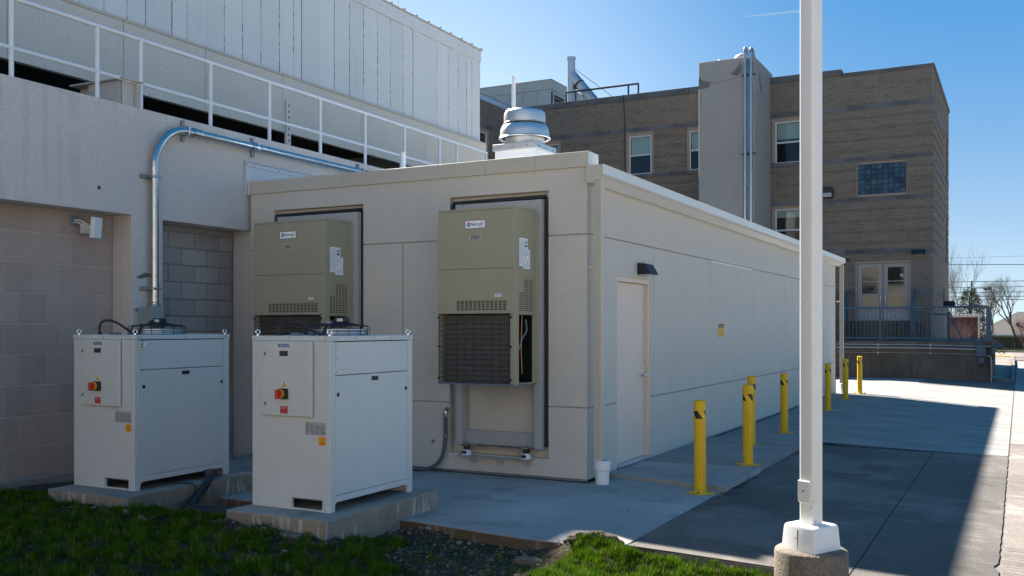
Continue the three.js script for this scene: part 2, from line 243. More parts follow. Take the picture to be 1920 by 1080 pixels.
{
  const d = structureGroup('driveway'), S = (o, m, th, lift) => mesh('slab', slabGeo(o, th, lift), m, d);
  mesh('joint_filler', slabGeo([[1.3, -45], [1.3, 2.44], [2.86, 2.46], [2.86, 12], [8.99, 12], [8.99, -45]], 0.1, -0.010), mat([0.16, 0.145, 0.125], 1), d);
  // old slabs next to the lamp post
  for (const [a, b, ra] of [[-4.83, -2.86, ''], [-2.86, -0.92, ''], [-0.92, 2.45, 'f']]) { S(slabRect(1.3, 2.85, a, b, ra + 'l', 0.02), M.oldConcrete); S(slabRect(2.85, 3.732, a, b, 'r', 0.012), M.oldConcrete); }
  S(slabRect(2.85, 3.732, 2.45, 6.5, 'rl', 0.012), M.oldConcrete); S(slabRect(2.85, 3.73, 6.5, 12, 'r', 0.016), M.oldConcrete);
  // new broom-finished lane beside the shelter
  S([[1.3, -15.2], [1.3, -4.62], [3.722, -5.03], [3.722, -15.2]], M.broom); S([[1.305, -4.61], [1.305, -4.45], [3.715, -4.835], [3.715, -5.02]], M.oldConcrete);
  S([[1.3, -20.6], [1.3, -15.21], [3.722, -15.21], [3.722, -19.3]], M.broom);
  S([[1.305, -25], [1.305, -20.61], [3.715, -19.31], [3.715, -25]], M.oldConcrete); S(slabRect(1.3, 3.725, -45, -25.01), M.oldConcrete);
  // sunny slabs beyond the long cracked joint
  for (const [a, b] of [[-45, -24], [-24, -15.2], [-15.2, -6.6]]) { S(slabRect(3.736, 6.4, a, b, 'l', 0.010), M.broom); S(slabRect(6.4, 8.99, a, b), M.broom); }
  for (const [a, b] of [[-6.6, -4.85], [-4.85, -0.93], [-0.93, 3.2], [3.2, 7.5], [7.5, 12]]) { S(slabRect(3.736, 6.4, a, b, 'lb', 0.014), M.tanConcrete); S(slabRect(6.4, 8.99, a, b), M.tanConcrete); }
  for (const [a, b] of [[-45, -30], [-30, -15], [-15, 0], [0, 12]]) for (const x of [9.0, 16, 23, 30]) S(slabRect(x, x + 7, a, b), M.lotConcrete);  // unseen pale paving, added to bounce light onto the side walls
  // apron round the shelter and the strip behind its door landing
  const ap = structureGroup('apron'), A = (o, m, th, lift) => mesh('slab', slabGeo(o, th, lift), m, ap);
  A([[-4.655, 0.0], [-4.655, 1.9], [-2.805, 1.9], [-2.805, 0.0]], M.concrete); A([[-2.795, 0.0], [-2.795, 2.36], [-0.55, 2.45], [0.5, 2.60], [1.293, 2.62], [1.293, -0.14], [0.56, -0.345], [-0.06, -0.535], [-0.06, 0.0]], M.concrete);
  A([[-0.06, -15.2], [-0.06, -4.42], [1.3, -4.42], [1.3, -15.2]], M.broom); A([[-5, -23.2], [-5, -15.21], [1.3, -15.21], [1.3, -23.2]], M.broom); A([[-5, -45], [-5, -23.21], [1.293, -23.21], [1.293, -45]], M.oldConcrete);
  mesh('stained_edge', slabGeo([[-2.79, 2.355], [-2.79, 2.364], [-0.55, 2.4535], [0.5, 2.6035], [1.293, 2.6235], [1.293, 2.61], [0.5, 2.59], [-0.55, 2.44]], 0.12, -0.006), mat([0.26, 0.20, 0.14], 1, { map: T.padSide }), ap);
  const ld = structureGroup('door_landing'); const rise = (x) => 0.035 + 0.016 * x;
  mesh('slab', slabGeo([[-0.06, -1.56], [-0.06, -0.53], [0.56, -0.34], [1.33, -0.12], [1.335, -1.56]], 0.16, 0, rise), M.concrete, ld);
  mesh('slab', slabGeo([[-0.06, -4.41], [-0.06, -1.57], [1.325, -1.57], [1.30, -4.41]], 0.16, 0.002, rise), M.broom, ld);
}
{ // added unseen parking slabs behind the camera, sunlit for warm bounce light
  const pk = structureGroup('added_parking'); for (let i = 0; i < 7; i++) for (let j = 0; j < 2; j++) mesh('slab', slabGeo(slabRect(-26 + i * 7, -19 + i * 7, 12.2 + j * 5, 17.2 + j * 5), 0.12, -0.06, () => 0), M.lotConcrete, pk);
}
{ // added unseen building, its sunny side throws warm fill light at the shelter
  const t = thing('added_fill_building', 'added unseen pale building behind the camera, giving warm fill light to the front walls', 'building', [0, 0, 24]), m = mat([0.56, 0.50, 0.43], 0.9, { map: T.stucco });
  mesh('wall', box(-34, 30, -0.3, 10, 22.2, 34), m, t); mesh('roof_edge', cbox(-34.2, 30.2, 10, 10.3, 22, 34.2, 0.02), M.trim, t);
  for (let i = 0; i < 10; i++) for (const y of [1.0, 5.2]) { const x = -31 + i * 6; const w = mesh('window', box(x, x + 2, y, y + 1.7, 22.14, 22.21), M.winFrame, t); mesh('pane', box(x + 0.08, x + 1.92, y + 0.08, y + 1.62, 22.12, 22.139), mat([0.03, 0.035, 0.04], 0.08), w); }
}
// lawn and bare earth in front of the apron
const mound = (x, z) => 0.15 * Math.exp(-(((x - 1.12) / 0.26) ** 2 + ((z - 2.62) / 0.17) ** 2)) + 0.10 * Math.exp(-(((x - 1.5) / 0.35) ** 2 + ((z - 2.85) / 0.22) ** 2)) + 0.05 * Math.exp(-(((x - 2.2) / 0.5) ** 2 + ((z - 2.62) / 0.12) ** 2)) + 0.06 * Math.exp(-(((x + 0.4) / 0.22) ** 2 + ((z - 2.55) / 0.12) ** 2));
const lawnY = (x, z) => -0.085 + 0.155 * step(2.85, 3.5, z) * (1 - step(-1.3, 0.3, x)) + 0.06 * (noise2(x * 3, z * 3, 301) - 0.5) + 0.05 * (noise2(x * 11, z * 11, 305) - 0.5) + mound(x, z) + 0.02 * Math.max(0, Math.min(1, (z - 3.2) / 1.5)) - 0.03 * step(1.6, 2.8, x);
// 1 where grass grows, 0 on bare earth
function grassy(x, z) {
  const edge = z - (x < -0.6 ? 2.55 : 2.62), n = noise2(x * 4, z * 4, 311), n2 = noise2(x * 9, z * 9, 315);
  if (x > -2.85 && x < -1.62 && z < 2.97 + 0.25 * n) return 0;                       // between the two plinths
  if (x > -1.75 && x < -0.6 && z < 3.53 + 0.12 * n) return x > -1.3 && n2 > 0.45 && z > 3.46 ? 0.5 : 0;
  if (x > -3.85 && x < -2.78 && z < 3.47 + (x > -3.1 ? 0.25 * n : 0)) return 0;
  if (x > -0.62 && x < 1.0) { if (edge < 0.10 + 0.30 * n) return 0; const bare = ((x - 0.42) / 0.72) ** 2 + ((z - 3.05) / 0.62) ** 2; if (bare < 1.0 - 0.7 * (n2 - 0.4)) return 0.04; }
  if (x >= 0.85 && x < 1.24 && z < 2.66) return 0.08;
  if (x >= 1.24 && z < 2.56 + 0.1 * n) return 0;
  if (((x - 2.706) ** 2 + (z - 2.927) ** 2) < 0.07) return 0;
  if (x > 1.0) return n2 < 0.3 ? 0.5 : 1;
  return n2 < 0.36 ? 0.06 : n2 < 0.44 ? 0.4 : n < 0.36 ? 0.45 : 1;
}
{
  const xs = [], zs = []; for (let x = -30; x < -5.1; x += 2.5) xs.push(x); for (let x = -5.1; x <= 2.83; x += 0.045) xs.push(x); xs.push(2.835);
  for (let z = 1.5; z < 5.6; z += 0.045) zs.push(z); for (let z = 5.6; z < 12.2; z += 1.1) zs.push(z); zs.push(12.2);
  const t = [], p = (i, j) => { const x = xs[i], z = zs[j]; return [x, x < -5 && z < 1.9 ? -0.2 : lawnY(x, z), z]; };
  for (let i = 0; i + 1 < xs.length; i++) for (let j = 0; j + 1 < zs.length; j++) { const A = p(i, j), B = p(i, j + 1), C = p(i + 1, j + 1), D = p(i + 1, j); t.push(...A, ...B, ...C, ...A, ...C, ...D); }
  const g = toCreasedNormals(fromTris(t), 1.2); structure('lawn_soil', g, M.soil);
}
{ // grass: small tufts of bent blades
  const blade = (dx, dz, h, w, lean, yaw) => { const c = Math.cos(yaw), s = Math.sin(yaw), q = [], pt = (u, v, l) => [dx + c * u + s * l, v, dz - s * u + c * l]; const a = pt(-w, 0, 0), b = pt(w, 0, 0), m0 = pt(-w * 0.8, h * 0.55, lean * 0.35), m1 = pt(w * 0.8, h * 0.55, lean * 0.35), e = pt(0, h, lean); q.push(...a, ...b, ...m1, ...a, ...m1, ...m0, ...m0, ...m1, ...e); return q; };
  const green = new THREE.MeshPhysicalMaterial({ color: lin(1, 1, 1), roughness: 1, specularIntensity: 0.15, transmission: 0.3, thickness: 0, side: THREE.DoubleSide });
  const spots = [];
  for (let k = 0; k < 95000; k++) { const x = rr(-4.9, 2.82), z = 1.95 + 3.6 * Math.pow(rnd(), 0.9); if (rnd() < grassy(x, z)) spots.push([x, z]); }
  for (let k = 0; k < 26000; k++) { const x = rr(0.75, 2.82), z = 2.5 + 2.2 * rnd(); if (rnd() < grassy(x, z)) spots.push([x, z]); }
  const kinds = 3, geos = []; for (let v = 0; v < kinds; v++) { const t = []; for (let b = 0; b < 6; b++) t.push(...blade(rr(-0.014, 0.014), rr(-0.014, 0.014), rr(0.028, 0.062), rr(0.0014, 0.0027), rr(0.004, 0.035), rr(0, 6.28))); const g = new THREE.BufferGeometry(); g.setAttribute('position', new THREE.Float32BufferAttribute(t, 3)); g.computeVertexNormals(); geos.push(g); }
  const lawn = new THREE.Group(); lawn.name = 'lawn_grass'; lawn.userData = { kind: 'stuff', label: 'short green lawn with thin patches in front of the concrete plinths', category: 'grass' }; scene.add(lawn);
  for (let v = 0; v < kinds; v++) {
    const list = spots.filter((_, i) => i % kinds === v), im = new THREE.InstancedMesh(geos[v], green, list.length), m = new THREE.Matrix4(), q = new THREE.Quaternion(), c = new THREE.Color(); im.name = 'grass_tufts'; im.userData.kind = 'stuff';
    list.forEach(([x, z], i) => { const cl = noise2(x * 14, z * 14, 321), k = rr(0.6, 1.05) * (0.45 + 0.95 * step(0.25, 0.75, cl)); q.setFromAxisAngle(V(0, 1, 0), rr(0, 6.28)); m.compose(V(x, lawnY(x, z) - 0.004, z), q, V(k, k, k)); im.setMatrixAt(i, m); const d = rnd(), w = noise2(x * 6, z * 6, 325); if (d < 0.09) c.setRGB(0.22, 0.175, 0.08); else { const q2 = 0.45 + 1.1 * step(0.2, 0.8, cl); c.setRGB((mix(0.018, 0.066, d) + 0.026 * (w - 0.5)) * q2, mix(0.046, 0.14, d) * q2, 0.002); }; im.setColorAt(i, c); });
    im.castShadow = im.receiveShadow = true; lawn.add(im);
  }
}
{ // clods and pebbles on the bare earth
  const rock = (s) => { const g = new THREE.IcosahedronGeometry(1, 1), p = g.attributes.position; for (let i = 0; i < p.count; i++) { const x = p.getX(i), y = p.getY(i), z = p.getZ(i), k = 1 + 0.5 * (pn(x * 0.3 + 0.5, y * 0.3 + z * 0.21 + 0.5, 8, 8, s) - 0.5); p.setXYZ(i, x * k, y * k * 0.7, z * k * 0.85); } g.computeVertexNormals(); return g; };
  const st = new THREE.Group(); st.name = 'gravel'; st.userData = { kind: 'stuff', label: 'clods and pebbles strewn on bare earth along the apron', category: 'gravel' }; scene.add(st);
  const m = new THREE.Matrix4(), q = new THREE.Quaternion(), c = new THREE.Color();
  for (const s of [3, 7]) {
    const list = []; let guard = 0;
    while (list.length < 2600 && guard++ < 60000) { const x = rr(-4.4, 2.6), z = rr(2.0, 4.2); if (x > -0.7 && z < 2.45 && x < 0.2) continue; if (grassy(x, z) < 0.3 && rnd() < 0.85 * step(0.25, 0.6, noise2(x * 7, z * 7, 331))) { const big = rnd(); list.push([x, z, big < 0.03 ? rr(0.014, 0.032) : rr(0.003, 0.012), 0]); } }
    for (let k = 0; k < 90; k++) { const a = rr(0, 6.28), r = Math.pow(rnd(), 0.6); list.push([1.05 + 0.27 * r * Math.cos(a), 2.56 + 0.11 * r * Math.sin(a), rr(0.010, 0.042), 0.004, 1]); }
    const im = new THREE.InstancedMesh(rock(s), mat([1, 1, 1], 1, { bumpMap: T.soilBump, bumpScale: 0.01 }), list.length); im.name = 'pebbles'; im.userData.kind = 'stuff';
    list.forEach(([x, z, k, l, clod], i) => { q.setFromEuler(new THREE.Euler(rr(-0.4, 0.4), rr(0, 6.28), rr(-0.4, 0.4))); m.compose(V(x, lawnY(x, z) + k * 0.25 + l, z), q, V(k, k * rr(0.6, 1), k)); im.setMatrixAt(i, m); const d = rnd(); if (clod) c.setRGB(0.10 + 0.04 * d, 0.072 + 0.03 * d, 0.048 + 0.02 * d); else if (d < 0.18) c.setRGB(0.42, 0.38, 0.33); else c.setRGB(0.15 + 0.12 * d, 0.115 + 0.10 * d, 0.08 + 0.08 * d); im.setColorAt(i, c); });
    im.castShadow = im.receiveShadow = true; st.add(im);
  }
  // small stones lying on the far end of the left plinth
  const list = []; for (let k = 0; k < 70; k++) list.push([-2.9 + 0.09 * (rnd() + rnd() - 1) * 1.1, 2.03 + 0.16 * (rnd() + rnd() - 1), rr(0.005, 0.014)]);
  const im = new THREE.InstancedMesh(rock(11), mat([1, 1, 1], 1), list.length); im.name = 'pebbles'; im.userData.kind = 'stuff';
  list.forEach(([x, z, k], i) => { q.setFromEuler(new THREE.Euler(0, rr(0, 6.28), 0)); m.compose(V(Math.max(-2.99, Math.min(-2.84, x)), 0.16 + k * 0.4, z), q, V(k, k, k)); im.setMatrixAt(i, m); const d = rr(0.2, 0.5); c.setRGB(d, d * 0.93, d * 0.82); im.setColorAt(i, c); }); im.castShadow = true; st.add(im);
  // one larger broken lump half sunk at the plinth corner and two on the grass
  for (const [x, z, k, w, l] of [[-0.98, 3.50, 0.055, 2.1, 'flat broken piece of concrete at the foot of the right plinth'], [-1.35, 3.62, 0.03, 1.2, 'tan stone in the earth left of the flat broken concrete'], [0.72, 2.90, 0.07, 1.7, 'pale lump of concrete beside the sunlit grass']]) { const g = rock(15).scale(k * w, k * 0.6, k); const o = mesh('stone', g, M.ped, null, [x, lawnY(x, z) + 0.008, z]); tag(o, l, 'stone'); }
}
{ // dead leaves caught against the landing and a few bits on the paving
  const g = new THREE.PlaneGeometry(1, 0.7, 3, 2).rotateX(-Math.PI / 2), gp = g.attributes.position; for (let i = 0; i < gp.count; i++) gp.setY(i, 0.25 * Math.abs(gp.getX(i)) + 0.12 * gp.getZ(i)); g.computeVertexNormals();
  const list = []; for (let k = 0; k < 46; k++) list.push([1.35 + Math.abs(rr(-0.02, 0.06)), rr(-1.2, -0.3), rr(0.012, 0.035)]); for (let k = 0; k < 40; k++) list.push([rr(-1.5, 3.6), rr(-8, 2.2), rr(0.006, 0.02)]); for (let k = 0; k < 50; k++) { const z = rr(-2, 2.2); list.push([1.305 + rr(-0.012, 0.03), z, rr(0.005, 0.012)]); }
  const im = new THREE.InstancedMesh(g, mat([1, 1, 1], 1, { side: THREE.DoubleSide }), list.length), m = new THREE.Matrix4(), q = new THREE.Quaternion(), c = new THREE.Color(); im.name = 'leaf_litter'; im.userData = { kind: 'stuff', label: 'dead brown leaves and bits lying along the landing edge', category: 'leaves' };
  list.forEach(([x, z, k], i) => { q.setFromEuler(new THREE.Euler(rr(-0.3, 0.3), rr(0, 6.28), rr(-0.3, 0.3))); const onL = x < 1.33 && x > 0 && z < -0.3 && z > -4.4; m.compose(V(x, (onL ? 0.04 + 0.016 * x : G(x)) + 0.006, z), q, V(k, k, k)); im.setMatrixAt(i, m); const d = rr(0.5, 1.2); c.setRGB(0.10 * d, 0.065 * d, 0.04 * d); im.setColorAt(i, c); }); im.castShadow = true; scene.add(im);
}
// plinths under the two chillers
function plinth(x0, x1, z0, z1, label) {
  const t = thing('concrete_plinth', label, 'plinth', [(x0 + x1) / 2, -0.12, (z0 + z1) / 2], 'concrete plinths under the chillers');
  mesh('body', cbox(x0, x1, -0.12, 0.15, z0, z1, 0.004), M.padSide, t); mesh('trowelled_top', cbox(x0 - 0.001, x1 + 0.001, 0.149, 0.16, z0 - 0.001, z1 + 0.001, 0.008), M.pad, t); return t;
}
plinth(-1.675, -0.70, 1.86, 3.425, 'stained concrete plinth under the nearer right chiller'); plinth(-3.80, -2.82, 1.90, 3.425, 'concrete plinth under the left chiller by the block wall');
// ---------------------------------------------------------------- equipment shelter
const XS = -0.07, ZL = -15.15, XW = -4.605;          // side wall plane, far end, left end
{
  const s = thing('equipment_shelter', 'long low tan stucco equipment shelter with flat roof and white gutter', 'shelter', [-2.34, 0, -7.5]);
  mesh('wall_core', box(XW + 0.02, XS - 0.085, 0.03, 3.2, ZL + 0.085, -0.085), M.shelter, s);
  // front face: panels with real joints, two recesses for the wall units
  const F = (o) => mesh('wall_panel', plate(o, 0.085, 0.004).translate(0, 0, -0.085), M.shelter, s), a0 = -4.23, a1 = -2.886, b0 = -1.71, b1 = -0.506, yb = 0.218, yt = 3.025;
  F([[XW, 2.56], [a0, 2.56], [a0, yt], [a1, yt], [a1, 2.56], [b0, 2.56], [b0, yt], [b1, yt], [b1, 2.56], [XS, 2.56], [XS, 3.245], [XW, 3.245]]);
  for (const [x0, x1] of [[XW, a0], [a1, -2.341], [-2.327, b0], [b1, XS]]) F(rect(x0, x1, 0.775, 2.547));
  F([[XW, 0.03], [XS, 0.03], [XS, 0.762], [b1, 0.762], [b1, yb], [b0, yb], [b0, 0.762], [a1, 0.762], [a1, yb], [a0, yb], [a0, 0.762], [XW, 0.762]]);
  const js = []; for (const y of [[2.546, 2.561], [0.761, 0.776]]) for (const [x0, x1] of [[XW + 0.01, a0], [a1, b0], [b1, XS - 0.003]]) js.push(box(x0 + 0.002, x1 - 0.002, y[0], y[1], -0.082, -0.012)); js.push(box(-2.342, -2.326, 0.77, 2.55, -0.082, -0.013)); js.forEach((g) => mesh('joint_bead', g, M.joint, s));
  // side face
  const zs = [-0.0868, -2.03, -4.49, -7.0, -9.39, -11.75, -14.09, ZL], D = (o) => mesh('wall_panel', plateX(o, 0.085, 0.004, null, XS), M.shelter, s), dz0 = -1.925, dz1 = -0.85, dt = 2.16;
  D([[ZL, 2.567], [-0.0868, 2.567], [-0.0868, 3.245], [ZL, 3.245]]);
  for (let i = 0; i + 1 < zs.length; i++) {
    const z1 = zs[i] - (i ? 0.007 : 0), z0 = zs[i + 1] + (i + 2 < zs.length ? 0.007 : 0);
    if (i === 0) { D([[z0, 0.769], [dz0, 0.769], [dz0, dt], [dz1, dt], [dz1, 0.769], [z1, 0.769], [z1, 2.553], [z0, 2.553]]); D(rect(dz1, z1, 0.03, 0.755)); D(rect(zs[1] + 0.007, dz0, 0.03, 0.755)); }
    else { D(rect(z0, z1, 0.769, 2.553)); D(rect(z0, z1, 0.03, 0.755)); }
  }
  const jz = [box(XS - 0.082, XS - 0.012, 2.552, 2.568, ZL + 0.01, -0.09), box(XS - 0.082, XS - 0.012, 0.754, 0.770, ZL + 0.01, dz0 - 0.004), box(XS - 0.082, XS - 0.012, 0.754, 0.770, dz1 + 0.004, -0.09)]; for (let i = 1; i < zs.length - 1; i++) jz.push(box(XS - 0.082, XS - (i < 3 ? 0.006 : 0.012), 0.04, 2.555, zs[i] - 0.008, zs[i] + 0.008)); jz.forEach((g) => mesh('joint_bead', g, M.joint, s));
  mesh('sealant_line', box(XS - 0.02, XS + 0.003, 2.535, 2.556, -6.9, -4.5), M.gutterWhite, s);
  for (const [x0, x1, y0, y1, z0, z1] of [[XW, XS, 0.03, 3.2, ZL, ZL + 0.085], [XW, XW + 0.02, 0.03, 3.2, ZL + 0.085, -0.085]]) mesh('wall_panel', box(x0, x1, y0, y1, z0, z1), M.shelter, s);
  mesh('base_rail', merge([box(XW + 0.03, XS - 0.03, 0.0, 0.03, ZL + 0.03, -0.03), box(XW + 0.01, XS - 0.005, 0.028, 0.034, ZL, 0.006)]), M.darkSteel, s);
  mesh('drip_edge', merge([box(XW, XS + 0.004, 0.012, 0.030, -0.012, 0.008), box(XS - 0.012, XS + 0.008, 0.012, 0.03, ZL, dz0 - 0.01)]), M.galvDull, s);
  mesh('roof', box(XW + 0.02, XS, 3.2, 3.262, ZL, -0.1), M.tpo, s);
  // front parapet coping in three lengths with lap joints
  for (const [x0, x1] of [[-4.625, -3.16], [-3.157, -1.255], [-1.252, -0.655], [-0.652, -0.047]]) mesh('coping', cbox(x0, x1, 3.242, 3.40, -0.24, 0.022, 0.003), M.fascia, s);
  mesh('coping_end_cap', cbox(-0.046, -0.040, 3.243, 3.398, -0.238, 0.02, 0.002), M.gutterWhite, s);
  mesh('edge_flashing', box(-4.627, -4.61, 3.235, 3.395, -6, 0.024), M.gutterWhite, s);
  // gutter: K-shaped profile, three lengths
  const prof = [[-0.066, 3.255], [-0.066, 3.072], [-0.01, 3.072], [0.075, 3.135], [0.112, 3.148], [0.122, 3.158], [0.122, 3.236], [0.126, 3.240], [0.126, 3.252], [0.114, 3.252], [0.112, 3.165], [0.07, 3.15], [-0.015, 3.085], [-0.055, 3.085], [-0.055, 3.255]];
  for (const [z0, z1] of [[-6.4, 0.03], [-12.6, -6.402], [-15.35, -12.602]]) { const g = plate(prof, z1 - z0, 0).translate(0, 0, z0); mesh('gutter', uvm(g), M.gutterWhite, s); }
  mesh('gutter_end_cap', plate([[-0.066, 3.25], [-0.066, 3.072], [-0.01, 3.072], [0.075, 3.135], [0.112, 3.148], [0.122, 3.158], [0.122, 3.25]], 0.004).translate(0, 0, 0.031), M.fascia, s);
  for (const z of [-6.40, -12.6]) mesh('gutter_seam', plate(prof.slice(0, 9).map(([x, y]) => [x + (x > 0 ? 0.003 : 0), y - 0.003]), 0.05).translate(0, 0, z - 0.025), M.gutterWhite, s);
  mesh('drip_flashing', box(-0.06, 0.0, 3.256, 3.285, -15.3, -0.245), M.gutterWhite, s);
  // downspouts with ribbed fronts and white boots
  for (const [z, far] of [[-0.055, 0], [-15.28, 1]]) {
    const sh = []; const n = 5, w = 0.082; sh.push([0, 0]); for (let i = 0; i < n; i++) { const u = (i + 0.15) * w / n, v = (i + 0.85) * w / n; sh.push([u, 0], [u + 0.003, 0.006], [v - 0.003, 0.006], [v, 0]); } sh.push([w, 0], [w, -0.085], [0, -0.085]);
    const body = plate(sh, 2.92, 0).rotateX(Math.PI / 2).translate(0.005, 3.1, z + 0.042); const d = mesh('downspout', uvm(body), M.fascia, s);
    mesh('strap', cbox(-0.07, 0.02, 2.2, 2.23, z - 0.02, z + 0.02, 0.002), M.fascia, d);
    mesh('pipe_boot', latheSharp([[0.071, 0], [0.071, 0.135], [0.083, 0.142], [0.084, 0.232], [0.078, 0.24], [0.05, 0.24]], 32).translate(0.085, 0, z + 0.015), M.pvc, s);
  }
  // steel door in its frame
  const dx = XS - 0.075; mesh('door_frame', merge([box(dx - 0.02, XS - 0.012, 0.05, 2.16, dz1 - 0.05, dz1), box(dx - 0.02, XS - 0.012, 0.05, 2.16, dz0, dz0 + 0.05), box(dx - 0.02, XS - 0.012, 2.11, 2.16, dz0 + 0.05, dz1 - 0.05)]), M.door, s);
  const dr = mesh('door', cbox(dx - 0.03, dx + 0.015, 0.068, 2.105, dz0 + 0.054, dz1 - 0.054, 0.003), M.door, s);
  mesh('door_handle', merge([rod([dx + 0.012, 1.03, dz0 + 0.13], [dx + 0.028, 1.03, dz0 + 0.13], 0.034, 20), rod([dx + 0.028, 1.03, dz0 + 0.13], [dx + 0.075, 1.03, dz0 + 0.13], 0.011, 12), tube([[dx + 0.07, 1.03, dz0 + 0.13], [dx + 0.078, 1.03, dz0 + 0.17], [dx + 0.076, 1.028, dz0 + 0.25]], 0.011, 12, 10), rod([dx + 0.012, 1.15, dz0 + 0.13], [dx + 0.03, 1.15, dz0 + 0.13], 0.02, 16)]), M.chrome, dr);
  mesh('threshold', cbox(dx - 0.03, XS + 0.03, 0.042, 0.066, dz0, dz1, 0.004), M.alum, s);
  // two bushings
  mesh('sleeve', merge([rod([-1.92, 0.33, -0.01], [-1.92, 0.33, 0.012], 0.017, 14), rod([-1.92, 0.33, 0.012], [-1.92, 0.33, 0.03], 0.008, 8)]), M.galv, s);
}
{ // lamp over the door
  const l = thing('wall_light', 'black wedge-shaped wall light above the shelter door', 'wall light', [XS, 2.2, -1.62]);
  const o = plate([[0, 0], [0.005, 0.13], [0.09, 0.125], [0.155, 0.012], [0.15, 0]], 0.30, 0.006); mesh('housing', uvm(o.translate(XS, 2.21, -1.77)), M.black, l); mesh('lens', box(XS + 0.02, XS + 0.135, 2.202, 2.2095, -1.75, -1.49), mat([0.5, 0.5, 0.48], 0.3), l);
}
{ // small orange door sign
  const m = print(0.16, 0.2, 256, (g, W, H) => { g.fillStyle = '#e8a020'; g.fillRect(0, 0, W, H); g.fillStyle = '#20242c'; g.fillRect(10, 8, W - 20, H * 0.28); g.fillStyle = '#d8a24a'; g.font = 'bold 50px sans-serif'; g.textAlign = 'center'; g.fillText('DANGER', W / 2, H * 0.235, W * 0.72); g.fillStyle = '#20242c'; g.font = 'bold 44px sans-serif'; g.fillText('4', W / 2, H * 0.52); g.font = 'bold 62px sans-serif'; g.fillText('261', W / 2, H * 0.73); g.fillRect(W * 0.18, H * 0.84, W * 0.64, H * 0.035); });
  const s = thing('warning_sign', 'small orange and black warning sign on the shelter side wall', 'sign', [XS, 1.55, -5.03]); mesh('plate', box(XS + 0.0005, XS + 0.004, 1.452, 1.65, -5.19, -4.87), mat('#c8922c', 0.6), s); const p = flat(0.31, 0.19).rotateY(Math.PI / 2).translate(XS + 0.0055, 1.551, -5.03); mesh('print', p, m, s);
}
